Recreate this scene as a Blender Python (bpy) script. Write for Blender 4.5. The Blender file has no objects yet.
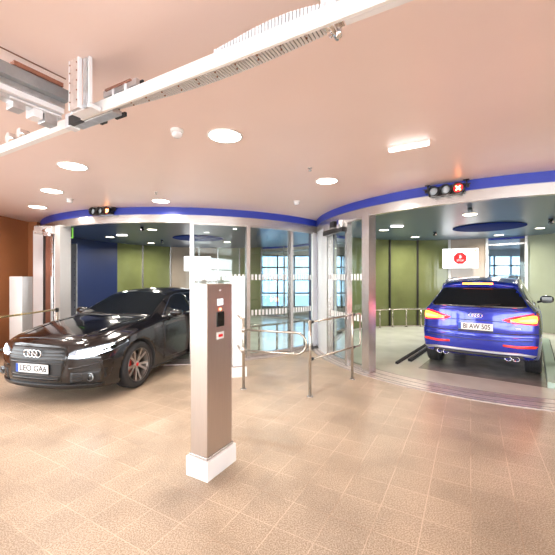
import bpy, bmesh, math, random
from mathutils import Vector, Matrix
from mathutils.bvhtree import BVHTree
random.seed(7)
C = bpy.context.scene.collection
PI = math.pi
R = math.radians

# ------------------------------------------------------------------ materials
M = {}
def nodes(name):
    m = bpy.data.materials.new(name); m.use_nodes = True
    nt = m.node_tree; b = nt.nodes['Principled BSDF']
    M[name] = m
    return m, nt, b
def pbr(name, col, rough=.5, metal=0., coat=0., emit=None, es=0., spec=.5, noise=0., nscale=8.):
    m, nt, b = nodes(name)
    b.inputs['Base Color'].default_value = (*col, 1)
    b.inputs['Roughness'].default_value = rough
    b.inputs['Metallic'].default_value = metal
    b.inputs['Coat Weight'].default_value = coat
    b.inputs['Coat Roughness'].default_value = .04
    b.inputs['Specular IOR Level'].default_value = spec
    if emit:
        b.inputs['Emission Color'].default_value = (*emit, 1)
        b.inputs['Emission Strength'].default_value = es
    if noise:
        tc = nt.nodes.new('ShaderNodeTexCoord'); n = nt.nodes.new('ShaderNodeTexNoise')
        n.inputs['Scale'].default_value = nscale; n.inputs['Detail'].default_value = 5
        nt.links.new(tc.outputs['Object'], n.inputs['Vector'])
        r = nt.nodes.new('ShaderNodeValToRGB')
        r.color_ramp.elements[0].position = .3; r.color_ramp.elements[1].position = .7
        r.color_ramp.elements[0].color = (*[c*(1-noise) for c in col], 1)
        r.color_ramp.elements[1].color = (*[min(1, c*(1+noise)) for c in col], 1)
        nt.links.new(n.outputs['Fac'], r.inputs['Fac']); nt.links.new(r.outputs['Color'], b.inputs['Base Color'])
    return m

pbr('ceiling_paint', (.90, .735, .69), .36, noise=.02, nscale=1.2)
pbr('wall_paint', (.42, .16, .065), .5, noise=.05, nscale=2)
pbr('plain_wall', (.62, .52, .44), .7)
pbr('blue_paint', (.03, .055, .42), .4)
pbr('cabin_blue', (.006, .018, .085), .5)
pbr('cabin_ceiling', (.10, .17, .25), .32)
pbr('cabin_ceiling_navy', (.035, .06, .13), .32)
pbr('jamb_metal', (.60, .59, .58), .3, .4)
pbr('recess_blue', (.008, .03, .20), .8, spec=.1)
pbr('olive_panel', (.155, .175, .07), .1, noise=.16, nscale=1.1)
pbr('grey_panel', (.38, .31, .25), .12, noise=.12, nscale=1.1)
pbr('green_grey_panel', (.30, .33, .24), .12, noise=.1, nscale=1.1)
pbr('white_paint', (.86, .86, .86), .35)
pbr('white_gloss', (.85, .86, .9), .18)
pbr('chrome', (.8, .8, .82), .12, 1.)
pbr('galvanised', (.62, .64, .67), .35, .85, noise=.12, nscale=20)
pbr('chain_plastic', (.70, .72, .76), .4)
pbr('bracket_steel', (.66, .56, .52), .4, .4, noise=.1, nscale=30)
pbr('duct_grey', (.36, .40, .43), .35, .7, noise=.1, nscale=12)
pbr('rubber', (.02, .02, .022), .75)
pbr('tyre', (.018, .018, .02), .6)
pbr('black_plastic', (.012, .012, .013), .35)
pbr('black_gloss', (.006, .006, .007), .08, coat=.5)
pbr('car_glass', (.008, .009, .010), .03, coat=1.)
pbr('black_paint', (.005, .004, .005), .12, .0, coat=.5)
pbr('blue_car_paint', (.014, .035, .42), .2, .4, coat=1.)
pbr('silver_paint', (.55, .56, .57), .25, .6, coat=1.)
pbr('skirt_silver', (.42, .43, .46), .3, .7)
pbr('dark_rim', (.42, .38, .35), .28, .8)
pbr('brake_disc', (.35, .33, .32), .35, .9)
pbr('red_caliper', (.5, .02, .01), .35)
pbr('plate_white', (.82, .82, .80), .35)
pbr('plate_blue', (.02, .09, .45), .35)
pbr('ink', (.01, .01, .012), .5)
pbr('red_mark', (.75, .02, .02), .4)
pbr('brass', (.55, .42, .2), .25, .9)
pbr('cable_brown', (.25, .10, .05), .5)
pbr('lamp_disc', (1, 1, 1), .5, emit=(1, .93, .82), es=7)
pbr('lamp_disc_warm', (1, .95, .7), .5, emit=(1, .9, .66), es=5)
pbr('tube_light', (1, 1, 1), .5, emit=(1, .96, .92), es=3.5)
pbr('headlamp_glow', (1, 1, 1), .3, emit=(.82, .9, 1), es=14)
pbr('headlamp_lens', (.12, .13, .15), .06, coat=1., emit=(.7, .85, 1), es=.25)
pbr('tail_glow', (1, .25, .02), .3, emit=(1, .22, .02), es=4.2)
pbr('tail_core', (1, .6, .1), .3, emit=(1, .52, .06), es=4.5)
pbr('tail_red', (.6, .01, .01), .12, coat=1., emit=(1, .02, .03), es=1.3)
pbr('brake_glow', (1, .3, .05), .3, emit=(1, .16, .02), es=7)
pbr('red_reflector', (.45, .01, .01), .15, coat=1., emit=(1, .05, .02), es=.35)
pbr('screen_white', (.9, .9, .9), .3, emit=(.96, .98, 1), es=1.5)
pbr('screen_red', (.8, .0, .0), .5, emit=(.9, .0, .005), es=.55)
pbr('screen_text', (.7, .65, .65), .5, emit=(.9, .8, .8), es=.3)
pbr('screen_mark', (.5, .6, .05), .3, emit=(.6, .65, .05), es=.6)
pbr('signal_red', (.8, .05, .02), .3, emit=(1, .06, .02), es=7)
pbr('signal_orange', (1, .5, .1), .3, emit=(1, .45, .15), es=6)
pbr('signal_lens', (.55, .60, .64), .15, coat=1.)
pbr('indicator_red', (.9, .15, .1), .3, emit=(1, .16, .08), es=5)
pbr('small_display', (.7, .75, .8), .2, emit=(.8, .9, 1), es=.6)
pbr('sign_green', (.2, .45, .08), .4, emit=(.3, .8, .1), es=.35)
pbr('sill_metal', (.58, .50, .47), .3, .35, noise=.12, nscale=10)
pbr('sill_groove', (.22, .19, .18), .4, .3)
pbr('resin_floor', (.66, .67, .60), .16, noise=.12, nscale=1.5)
pbr('plate_floor', (.33, .32, .29), .22, .2, noise=.25, nscale=3)
pbr('kerb_green', (.40, .52, .45), .3, .3)
pbr('paving', (.55, .54, .52), .8)
pbr('frame_dark', (.05, .045, .045), .3, .5)
pbr('copper_panel', (.36, .17, .12), .22, .5, noise=.15, nscale=4)

def brushed(name, col, rough=.28, sc=(60, 60, 1.2), met=.85):
    m, nt, b = nodes(name)
    b.inputs['Metallic'].default_value = met
    tc = nt.nodes.new('ShaderNodeTexCoord'); mp = nt.nodes.new('ShaderNodeMapping'); mp.inputs['Scale'].default_value = sc
    n = nt.nodes.new('ShaderNodeTexNoise'); n.inputs['Scale'].default_value = 3; n.inputs['Detail'].default_value = 4
    nt.links.new(tc.outputs['Object'], mp.inputs['Vector']); nt.links.new(mp.outputs['Vector'], n.inputs['Vector'])
    r = nt.nodes.new('ShaderNodeValToRGB')
    r.color_ramp.elements[0].position = .3; r.color_ramp.elements[1].position = .7
    r.color_ramp.elements[0].color = (*[c*.95 for c in col], 1); r.color_ramp.elements[1].color = (*[min(1, c*1.04) for c in col], 1)
    nt.links.new(n.outputs['Fac'], r.inputs['Fac']); nt.links.new(r.outputs['Color'], b.inputs['Base Color'])
    b.inputs['Roughness'].default_value = rough
brushed('steel', (.60, .575, .56), .27, met=.85)
brushed('pillar_steel', (.54, .47, .42), .32, met=.85)
brushed('tube_steel', (.46, .42, .36), .24)

def mk_glass(name, tint, refl):
    m = bpy.data.materials.new(name); m.use_nodes = True; nt = m.node_tree; nt.nodes.clear(); M[name] = m
    o = nt.nodes.new('ShaderNodeOutputMaterial'); mix = nt.nodes.new('ShaderNodeMixShader')
    t = nt.nodes.new('ShaderNodeBsdfTransparent'); t.inputs['Color'].default_value = (*tint, 1)
    g = nt.nodes.new('ShaderNodeBsdfGlossy'); g.inputs['Roughness'].default_value = .01; g.inputs['Color'].default_value = (.93, .98, 1, 1)
    lw = nt.nodes.new('ShaderNodeLayerWeight'); lw.inputs['Blend'].default_value = .5
    f = nt.nodes.new('ShaderNodeMath'); f.operation = 'POWER'; f.inputs[1].default_value = 4.5; nt.links.new(lw.outputs['Facing'], f.inputs[0])
    a = nt.nodes.new('ShaderNodeMath'); a.operation = 'ADD'; a.inputs[1].default_value = refl; a.use_clamp = True
    nt.links.new(f.outputs[0], a.inputs[0]); nt.links.new(a.outputs[0], mix.inputs[0])
    nt.links.new(t.outputs[0], mix.inputs[1]); nt.links.new(g.outputs[0], mix.inputs[2]); nt.links.new(mix.outputs[0], o.inputs[0])
mk_glass('clear_glass', (.90, .95, .94), .05)
mk_glass('blue_glass', (.40, .50, .60), .03)
mk_glass('far_glass', (.92, .96, .96), .03)

def mk_floor():
    m, nt, b = nodes('granite_tiles')
    L = nt.links.new; N = nt.nodes.new
    tc = N('ShaderNodeTexCoord')
    def dot(v, period, phase):
        d = N('ShaderNodeVectorMath'); d.operation = 'DOT_PRODUCT'; d.inputs[1].default_value = (*v, 0)
        L(tc.outputs['Object'], d.inputs[0])
        s = N('ShaderNodeMath'); s.operation = 'SUBTRACT'; s.inputs[1].default_value = phase; L(d.outputs['Value'], s.inputs[0])
        q = N('ShaderNodeMath'); q.operation = 'DIVIDE'; q.inputs[1].default_value = period; L(s.outputs[0], q.inputs[0])
        return q
    def line(q, w):
        f = N('ShaderNodeMath'); f.operation = 'PINGPONG'; f.inputs[1].default_value = .5; L(q.outputs[0], f.inputs[0])
        c = N('ShaderNodeMath'); c.operation = 'LESS_THAN'; c.inputs[1].default_value = w; L(f.outputs[0], c.inputs[0])
        return c
    def flo(q):
        f = N('ShaderNodeMath'); f.operation = 'FLOOR'; L(q.outputs[0], f.inputs[0]); return f
    u = dot((-.870, .493, 0)[:2], .283, 0.); v = dot((.493, .870), .283, 2.519)
    lu, lv = line(u, .011), line(v, .011)
    mx = N('ShaderNodeMath'); mx.operation = 'MAXIMUM'; L(lu.outputs[0], mx.inputs[0]); L(lv.outputs[0], mx.inputs[1])
    cb = N('ShaderNodeCombineXYZ'); L(flo(u).outputs[0], cb.inputs[0]); L(flo(v).outputs[0], cb.inputs[1])
    wn = N('ShaderNodeTexWhiteNoise'); wn.noise_dimensions = '2D'; L(cb.outputs[0], wn.inputs['Vector'])
    sp = N('ShaderNodeTexNoise'); sp.inputs['Scale'].default_value = 110; sp.inputs['Detail'].default_value = 4; L(tc.outputs['Object'], sp.inputs['Vector'])
    bg = N('ShaderNodeTexNoise'); bg.inputs['Scale'].default_value = 1.6; bg.inputs['Detail'].default_value = 5; L(tc.outputs['Object'], bg.inputs['Vector'])
    r = N('ShaderNodeValToRGB'); e = r.color_ramp.elements
    e[0].position = .38; e[0].color = (.34, .245, .165, 1); e[1].position = .62; e[1].color = (.64, .515, .39, 1)
    L(sp.outputs['Fac'], r.inputs['Fac'])
    # tile to tile tone
    mr = N('ShaderNodeMapRange'); mr.inputs['To Min'].default_value = .94; mr.inputs['To Max'].default_value = 1.04; L(wn.outputs['Value'], mr.inputs['Value'])
    mr2 = N('ShaderNodeMapRange'); mr2.inputs['From Min'].default_value = .3; mr2.inputs['From Max'].default_value = .7
    mr2.inputs['To Min'].default_value = .74; mr2.inputs['To Max'].default_value = 1.08; L(bg.outputs['Fac'], mr2.inputs['Value'])
    mu = N('ShaderNodeMath'); mu.operation = 'MULTIPLY'; L(mr.outputs[0], mu.inputs[0]); L(mr2.outputs[0], mu.inputs[1])
    sc = N('ShaderNodeVectorMath'); sc.operation = 'SCALE'; L(r.outputs['Color'], sc.inputs[0]); L(mu.outputs[0], sc.inputs['Scale'])
    # joints: pale, worn to dark in patches
    jr = N('ShaderNodeValToRGB'); j = jr.color_ramp.elements
    j[0].position = .42; j[0].color = (.44, .29, .19, 1); j[1].position = .52; j[1].color = (.84, .68, .53, 1); L(bg.outputs['Fac'], jr.inputs['Fac'])
    jf = N('ShaderNodeMath'); jf.operation = 'MULTIPLY'; jf.inputs[1].default_value = .45; L(mx.outputs[0], jf.inputs[0])
    mix = N('ShaderNodeMix'); mix.data_type = 'RGBA'; L(jf.outputs[0], mix.inputs[0]); L(sc.outputs[0], mix.inputs[6]); L(jr.outputs['Color'], mix.inputs[7])
    L(mix.outputs[2], b.inputs['Base Color'])
    b.inputs['Roughness'].default_value = .40; b.inputs['Specular IOR Level'].default_value = .35
    bp = N('ShaderNodeBump'); bp.inputs['Strength'].default_value = .06; L(sp.outputs['Fac'], bp.inputs['Height']); L(bp.outputs[0], b.inputs['Normal'])
mk_floor()

# ------------------------------------------------------------------ helpers
def wmat(o):
    m = Matrix.Translation(o.location) @ o.rotation_euler.to_matrix().to_4x4()
    return wmat(o.parent) @ m if o.parent else m
def tag(o, label=None, cat=None, group=None, kind=None):
    if label: o['label'] = label
    if cat: o['category'] = cat
    if group: o['group'] = group
    if kind: o['kind'] = kind
    return o
def empty(name, loc=(0, 0, 0), rz=0, parent=None):
    o = bpy.data.objects.new(name, None); C.objects.link(o); o.location = loc; o.rotation_euler = (0, 0, rz)
    o.empty_display_size = .1
    if parent: o.parent = parent
    return o
def thing(name, label, cat, loc=(0, 0, 0), rz=0, group=None):
    return tag(empty(name, loc, rz), label, cat, group)
class MB:
    def __init__(s): s.bm = bmesh.new(); s.slot = 0
    def _f(s, vs, sm=False):
        try: f = s.bm.faces.new(vs); f.smooth = sm; f.material_index = s.slot; return f
        except ValueError: return None
    def box(s, c, d, rz=0, bev=0, mat=None):
        m = mat if mat else Matrix.Translation(c) @ Matrix.Rotation(rz, 4, 'Z')
        if mat: m = mat @ Matrix.Translation(c)
        v = [s.bm.verts.new(m @ Vector((sx*d[0]/2, sy*d[1]/2, sz*d[2]/2))) for sx in (-1, 1) for sy in (-1, 1) for sz in (-1, 1)]
        fs = [s._f([v[i] for i in q]) for q in ((0, 1, 3, 2), (4, 6, 7, 5), (0, 4, 5, 1), (2, 3, 7, 6), (0, 2, 6, 4), (1, 5, 7, 3))]
        if bev:
            es = list({e for f in fs for e in f.edges})
            bmesh.ops.bevel(s.bm, geom=es, offset=bev, segments=2, affect='EDGES', profile=.5)
        return s
    def ring(s, pts):
        return [s.bm.verts.new(p) for p in pts]
    def loft(s, rings, closed=True, caps=True, sm=True):
        R_ = [s.ring(r) for r in rings]
        n = len(R_[0])
        for a, b in zip(R_, R_[1:]):
            for i in range(n if closed else n-1):
                s._f([a[i], a[(i+1) % n], b[(i+1) % n], b[i]], sm)
        if caps and closed:
            s._f(list(reversed(R_[0]))); s._f(R_[-1])
        return R_
    def tube(s, path, r, n=12, closed=False):
        P = [Vector(p) for p in path]; rings = []; up = None
        k = len(P)
        for i, p in enumerate(P):
            if closed: t = (P[(i+1) % k]-P[i-1]).normalized()
            else: t = (P[min(i+1, k-1)]-P[max(i-1, 0)]).normalized()
            if up is None:
                up = Vector((0, 0, 1)) if abs(t.z) < .9 else Vector((1, 0, 0))
            x = t.cross(up).normalized(); y = x.cross(t).normalized(); up = y
            rings.append([p + (x*math.cos(2*PI*j/n)+y*math.sin(2*PI*j/n))*r for j in range(n)])
        if closed: rings.append(rings[0])
        s.loft(rings, True, not closed)
        if closed: bmesh.ops.remove_doubles(s.bm, verts=s.bm.verts, dist=1e-5)
        return s
    def lathe(s, prof, n=32, m=Matrix(), cap=True):
        rings = [[m @ Vector((r*math.cos(2*PI*j/n), r*math.sin(2*PI*j/n), z)) for j in range(n)] for r, z in prof]
        s.loft(rings, True, cap); return s
    def cyl(s, p0, p1, r, n=20):
        return s.tube([p0, p1], r, n)
    def prism(s, poly, z0, z1):
        a = s.ring([(x, y, z0) for x, y in poly]); b = s.ring([(x, y, z1) for x, y in poly]); n = len(a)
        for i in range(n): s._f([a[i], a[(i+1) % n], b[(i+1) % n], b[i]])
        s._f(list(reversed(a))); s._f(b); return s
    def arc(s, c, r0, r1, a0, a1, z0, z1, step=R(1.5)):
        n = max(1, int(abs(a1-a0)/step+.5)); rings = []
        for i in range(n+1):
            a = a0+(a1-a0)*i/n; ca, sa = math.cos(a), math.sin(a)
            rings.append([(c[0]+r0*ca, c[1]+r0*sa, z0), (c[0]+r1*ca, c[1]+r1*sa, z0), (c[0]+r1*ca, c[1]+r1*sa, z1), (c[0]+r0*ca, c[1]+r0*sa, z1)])
        s.loft(rings, True, True, False); return s
    def build(s, name, mat, parent=None, world=True, keep=False):
        if parent and world:
            s.bm.transform(wmat(parent).inverted())
        bmesh.ops.recalc_face_normals(s.bm, faces=s.bm.faces)
        me = bpy.data.meshes.new(name); s.bm.to_mesh(me); s.bm.free()
        for mm in (mat if isinstance(mat, (list, tuple)) else [mat]): me.materials.append(M[mm])
        o = bpy.data.objects.new(name, me); C.objects.link(o)
        if parent: o.parent = parent
        return o
def local(mb, name, mat, parent): return mb.build(name, mat, parent, world=False)
def text_mesh(name, body, size, mat, parent, m, depth=.002, bold=.0, sx=1.):
    cu = bpy.data.curves.new(name, 'FONT'); cu.body = body; cu.size = size; cu.extrude = depth; cu.offset = bold
    cu.align_x = 'CENTER'; cu.align_y = 'CENTER'
    t = bpy.data.objects.new(name+'_tmp', cu); C.objects.link(t)
    dg = bpy.context.evaluated_depsgraph_get(); dg.update()
    me = bpy.data.meshes.new_from_object(t.evaluated_get(dg)); bpy.data.objects.remove(t); bpy.data.curves.remove(cu)
    me.transform(m @ Matrix.Diagonal((sx, 1, 1, 1))); me.materials.clear(); me.materials.append(M[mat]); me.name = name
    o = bpy.data.objects.new(name, me); C.objects.link(o); o.parent = parent
    return o
def copy_tree(o, parent=None):
    c = o.copy(); C.objects.link(c)
    if parent: c.parent = parent
    for ch in list(o.children): copy_tree(ch, c)
    return c

# ------------------------------------------------------------------ camera
F = 341.; EYE = 1.65
cam = bpy.data.cameras.new('camera'); co = bpy.data.objects.new('camera', cam); C.objects.link(co)
co.location = (0, 0, EYE); co.rotation_euler = (PI/2, 0, 0); cam.sensor_width = 36; cam.lens = 36*F/555; cam.clip_start = .05; cam.clip_end = 300
bpy.context.scene.camera = co

# ------------------------------------------------------------------ layout
H = 3.0
LC, LR = Vector((-2.35, 10.7)), 4.15       # left lift lobby
RC, RR = Vector((4.8, 7.95)), 3.85        # right lift lobby
A_ = Vector((-.870, .493)); B_ = Vector((.493, .870))
YAW = math.atan2(B_.y, B_.x)              # direction the tile rows and the right car point in
def ang(px, c, r, far=False):             # bearing, seen from a lobby's centre, of the point met at this image column
    k = (px-277.5)/F
    a = 1+k*k; b = -2*(k*c.x+c.y); d = b*b-4*a*(c.length_squared-r*r)
    d = math.sqrt(max(d, 0)); t = (-b+(d if far else -d))/(2*a)
    return math.atan2(t-c.y, k*t-c.x)

# ------------------------------------------------------------------ the setting
def struct(mb, name, mat, parent=None):
    o = mb.build(name, mat, parent)
    if not parent: o['kind'] = 'structure'
    return o
m = MB(); m.box((4.3, 5.3, -.1), (23.4, 23, .2)); struct(m, 'floor', 'granite_tiles')
m = MB(); m.box((4.3, 5.3, H+.15), (23.4, 23, .3)); struct(m, 'ceiling', 'ceiling_paint')
# left wall: solid beside the left lobby, a wide window nearer than the picture's edge
m = MB(); m.box((-6.2, 6.65, H/2), (.3, 3.5, H)); m.box((-6.6, 8.34, H/2), (1.5, .12, H)); m.box((-7.2, 11.9, H/2), (.3, 7.2, H)); m.box((-6.2, -5.2, H/2), (.3, 1.6, H)); m.box((-6.2, .25, .15), (.3, 9.3, .3)); m.box((-6.2, .25, 2.9), (.3, 9.3, .2))
struct(m, 'wall_left', 'wall_paint')
m = MB(); m.box((9.35, 3.4, H/2), (.3, 18.7, H)); struct(m, 'wall_right', 'plain_wall')
m = MB()
m.box((1.3, -6.0, 2.9), (15, .3, .2)); m.box((-5.6, -6.0, H/2), (1, .3, H)); m.box((8.2, -6.0, H/2), (1.4, .3, H))
struct(m, 'wall_rear', 'plain_wall')
m = MB()
for x in (-5.1, -2.9, -.7, 1.5, 3.7, 5.9, 7.45): m.box((x, -5.95, 1.4), (.08, .1, 2.8))
for z in (.7, 1.4, 2.1): m.box((1.2, -5.95, z), (12.6, .08, .06))
struct(m, 'window_1', 'white_paint')
m = MB()
for y in (-4.3, -2.8, -1.2, .4, 2.0, 3.6, 4.85): m.box((-6.15, y, 1.55), (.1, .08, 2.5))
for z in (.34, 1.4, 2.75): m.box((-6.15, .25, z), (.08, 9.3, .06))
struct(m, 'window_2', 'white_paint')
# far hall beyond the right lobby with a glazed sectional door
m = MB(); m.box((-4.3, 15.35, H/2), (5.6, .3, H)); m.box((.85, 15.35, 2.82), (4.8, .3, .36)); m.box((.85, 15.35, .15), (4.8, .3, .3)); m.box((3.3, 15.7, H/2), (.3, 1.6, H))
struct(m, 'wall_back', 'plain_wall')
m = MB(); m.box((9.2, 16.6, 2.86), (12.2, .3, .28)); m.box((9.2, 16.6, .35), (12.2, .3, .7)); m.box((5.9, 16.6, H/2), (5.4, .3, H)); m.box((14.2, 16.6, H/2), (1.8, .3, H)); m.box((15.2, 14.7, H/2), (.3, 3.9, H)); m.box((12.2, 12.8, H/2), (6, .3, H))
struct(m, 'wall_far', 'white_paint')
m = MB()
for x in (-1.46, -.75, 0, .75, 1.45, 2.15, 2.85, 3.2): m.box((x, 15.25, 1.47), (.07, .06, 2.34))
for z in (.34, .95, 1.55, 2.10, 2.62): m.box((.85, 15.25, z), (4.7, .06, .07))
struct(m, 'window_40', 'frame_dark')
m = MB(); m.box((.85, 15.33, 1.47), (4.7, .01, 2.34)); struct(m, 'window_41', 'blue_glass')
dr = tag(empty('door_1', (11.0, 16.5, 0)), kind='structure')
m = MB()
for x in (8.7, 9.45, 10.20, 10.42, 11.22, 12.02, 12.82, 13.3): m.box((x, 16.4, 1.7), (.07, .06, 2.0))
for z in (.72, 1.24, 1.74, 2.22, 2.70): m.box((11.0, 16.4, z), (4.7, .06, .08))
m.build('door_frame', 'white_paint', dr)
m = MB(); m.box((11.0, 16.47, 1.7), (4.7, .01, 2.0)); m.build('door_pane', 'blue_glass', dr)
m = MB(); m.box((0, -9.5, -.14), (60, 6.6, .08)); m.box((-17, 6, -.14), (20, 60, .08)); m.box((6, 25, -.14), (60, 15.8, .08)); struct(m, 'ground', 'paving')

def lobby(hd0, hd1, c, r, open0, open1, glass, sillw, n, blocks, wallmat):
    """one round lift lobby: band, header, platform floor, ceiling, panels"""
    a0, a1 = PI*1.0, PI*2.0
    m = MB(); m.arc(c, r-.05, r+.03, 0, 2*PI, 2.86, H); struct(m, 'trim_%d' % n, 'blue_paint')
    m = MB(); m.arc(c, r-.12, r+.015, hd0, hd1, 2.73, 2.86); m.arc(c, r-.05, r+.03, hd0, hd1, 2.705, 2.73); struct(m, 'trim_%d' % (n+1), 'steel')
    m = MB(); m.arc(c, .0, r-.05, 0, 2*PI, 2.925, 2.998, R(5)); struct(m, 'ceiling', 'cabin_ceiling' if n > 1 else 'cabin_ceiling_navy')
    m = MB(); m.arc(c, .0, r-.3, 0, 2*PI, 0.001, .012, R(4)); struct(m, 'floor', 'resin_floor')
    m = MB()
    m.arc(c, r-.30, r+.17, 0, 2*PI, .001, .016, R(3)); struct(m, 'trim_%d' % (n+2), 'sill_metal')
    m = MB()
    for rr in (r+.16, r+.06, r-.10, r-.29): m.arc(c, rr-.008, rr+.008, 0, 2*PI, .016, .019, R(3))
    struct(m, 'trim_%d' % (n+3), 'sill_groove')
lobby(R(185), R(335), LC, LR, 0, 0, 0, 0, 1, 0, 0)
lobby(R(150), R(340), RC, RR, 0, 0, 0, 0, 5, 0, 0)

def post_at(mb, c, r, a, w, d, z0, z1):
    mb.box((c.x+r*math.cos(a), c.y+r*math.sin(a), (z0+z1)/2), (d, w, z1-z0), a)
wn = [2]
def glass_panel(c, r, a0, a1, z0=.1, z1=2.73, mat='clear_glass', dots=True, rail=True):
    wn[0] += 1
    am = (a0+a1)/2
    root = tag(empty('window_%d' % wn[0], (c.x+r*math.cos(am), c.y+r*math.sin(am), 0)), kind='structure')
    m = MB(); m.arc(c, r-.008, r+.004, a0, a1, z0, z1); m.build('pane', mat, root)
    m = MB(); m.arc(c, r-.03, r+.03, a0, a1, .016, z0); m.arc(c, r-.025, r+.025, a0, a1, z1-.05, z1); m.build('window_frame', 'steel', root)
    if dots:
        m = MB(); pitch = .082/r
        k = int((abs(a1-a0)-.02)/pitch)
        for i in range(k):
            a = min(a0, a1)+.015+(i+.25)*pitch
            for z in (1.60, .87): m.arc(c, r+.004, r+.008, a, a+pitch*.55, z, z+.115)
        m.build('marking_dots', 'white_paint', root)
    return root
mn = [8]
def mullions(c, r, angs, w=.075, d=.11, mat='steel', z1=2.73):
    for a in angs:
        mn[0] += 1
        m = MB(); post_at(m, c, r, a, w, d, .016, z1); o = m.build('trim_%d' % mn[0], mat); o['kind'] = 'structure'
# left lobby front glass
g = [ang(p, LC, LR) for p in (192, 248, 291, 313)]
for a, b in zip(g, g[1:]): glass_panel(LC, LR-.03, a, b)
mullions(LC, LR-.02, g[:3])
# right lobby side glass
h = [ang(p, RC, RR) for p in (329, 347.5, 363)]
glass_panel(RC, RR-.03, h[0], h[1]); glass_panel(RC, RR-.03, h[1], h[2])
mullions(RC, RR-.02, h[:2], .07)
# heavy jambs
mullions(RC, RR-.03, [ang(367.5, RC, RR)], .16, .17, 'steel', 2.74)
mullions(LC, LR-.03, [ang(61.5, LC, LR)], .20, .22, 'jamb_metal', 2.74)
# pier where the two lobbies meet
m = MB(); m.prism([(.90, 8.22), (1.12, 8.16), (1.30, 8.5), (1.34, 10.0), (1.15, 10.0), (.98, 8.6)], 0.0, H); struct(m, 'wall_middle', 'white_gloss')
# far inner walls: panels between slender posts
def inner(c, r, pxs, mats):
    for (p0, p1, mt) in pxs:
        a, b = ang(p0, c, r, True), ang(p1, c, r, True)
        glass = mt.endswith('glass')
        if glass: glass_panel(c, r, a, b, mat=mt, dots=False)
        else:
            mn[0] += 1
            m = MB(); m.arc(c, r-.02, r+.06, a, b, .016, 2.925); o = m.build('wall_panel', mt); o['kind'] = 'structure'
PL = [(117, 142, 'olive_panel'), (142, 170, 'olive_panel'), (170, 199, 'grey_panel'), (199, 218, 'grey_panel'), (218, 240, 'green_grey_panel'), (240, 262, 'olive_panel'), (262, 285, 'far_glass'), (285, 311, 'far_glass')]
inner(LC, LR-.1, PL, None)
mullions(LC, LR-.15, [ang(p, LC, LR-.1, True) for p in (142, 170, 199, 218, 240, 262, 285, 311)], .05, .06, 'steel', 2.925)
aa = ang(117, LC, LR-.1, True); bb = ang(63, LC, LR-.03) % (2*PI)
m = MB(); m.arc(LC, LR-.12, LR-.06, aa, bb, .016, 2.925); o = struct(m, 'wall_cabin_left', 'cabin_blue')
ce = ang(311, LC, LR-.1, True); cf = ang(313, LC, LR)
m = MB(); m.arc(LC, LR-.12, LR-.06, cf, ce, .016, 2.925); struct(m, 'wall_cabin_right', 'cabin_blue')
m = MB(); m.arc(LC, LR-.05, LR, cf, ce, .016, 2.86); struct(m, 'wall_cladding_left', 'white_gloss')
PR = [(330, 350, 'far_glass'), (350, 372, 'olive_panel'), (372, 389, 'olive_panel'), (389, 417, 'olive_panel'), (417, 449, 'olive_panel'), (449, 487, 'grey_panel'), (487, 527, 'far_glass'), (527, 560, 'green_grey_panel'), (560, 600, 'green_grey_panel'), (600, 640, 'olive_panel')]
inner(RC, RR-.1, PR, None)
mullions(RC, RR-.15, [ang(p, RC, RR-.1, True) for p in (389, 417)], .045, .06, 'frame_dark', 2.925)
mullions(RC, RR-.15, [ang(p, RC, RR-.1, True) for p in (449, 487, 527)], .07, .07, 'white_paint', 2.925)
m = MB(); m.arc(RC, RR-.12, RR-.06, ang(330, RC, RR-.1, True), h[0]+2*PI if h[0] < 0 else h[0], .016, 2.925); struct(m, 'wall_cabin_middle', 'cabin_blue')
m = MB(); m.arc(RC, RR-.05, RR, ang(330, RC, RR-.1, True), h[0]+2*PI if h[0] < 0 else h[0], .016, 2.86); struct(m, 'wall_cladding_right', 'white_gloss')
m = MB(); m.arc(RC, RR-.12, RR-.06, R(-18), ang(640, RC, RR-.1, True), .016, 2.925); struct(m, 'wall_cabin_far', 'olive_panel')

# ------------------------------------------------------------------ ceiling recesses
for c, lab in (((-2.55, 11.0), 'dark blue round recess in the left lobby ceiling'), ((5.3, 8.58), 'dark blue round recess in the right lobby ceiling')):
    m = MB(); m.lathe([(.80, 2.918), (.80, 2.905), (.78, 2.9), (.0001, 2.9)], 48, Matrix.Translation((c[0], c[1], 0)))
    tag(m.build('ceiling_recess', 'recess_blue'), lab, 'ceiling disc')

# ------------------------------------------------------------------ downlights
def disc_light(x, y, z, r, label, group, mat, power, col, ring='white_paint'):
    t = thing('downlight', label, 'ceiling light', (x, y, z), 0, group)
    m = MB(); m.lathe([(r, 0), (r, -.006), (r*1.12, -.008), (r*1.12, 0)], 36); local(m, 'frame', ring, t)
    m = MB(); m.lathe([(r, -.001), (r, -.005), (.0001, -.006)], 36); local(m, 'diffuser', mat, t)
    l = bpy.data.lights.new('downlight_lamp', 'AREA'); l.shape = 'DISK'; l.size = r*1.8; l.energy = power; l.color = col; l.spread = R(165)
    o = bpy.data.objects.new('lamp', l); C.objects.link(o); o.location = (0, 0, -.012); o.parent = t
    return t
G1 = 'round downlights in the salmon ceiling'
for x, y, r, lab in ((-.50, 3.25, .15, 'large round downlight nearest the camera above the front pillar'),
                     (.69, 4.77, .14, 'round downlight in front of where the two blue bands meet'),
                     (-2.48, 4.13, .15, 'round downlight above the left half of the black car bonnet'),
                     (-3.52, 5.32, .14, 'round downlight beside the leftmost smoke detector'),
                     (-2.06, 6.02, .14, 'round downlight just in front of the left blue band centre'),
                     (-4.59, 6.53, .14, 'farthest left round downlight near the orange wall')):
    disc_light(x, y, H, r, lab, G1, 'lamp_disc', 14, (1, .93, .85))
ZC = 2.925
def cp(px, py, z=ZC):
    Y = F*(EYE-z)/(py-277.5); return ((px-277.5)/F*Y, Y)
G2 = 'round lights in the left lobby ceiling'; G3 = 'round lights in the right lobby ceiling'
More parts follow.
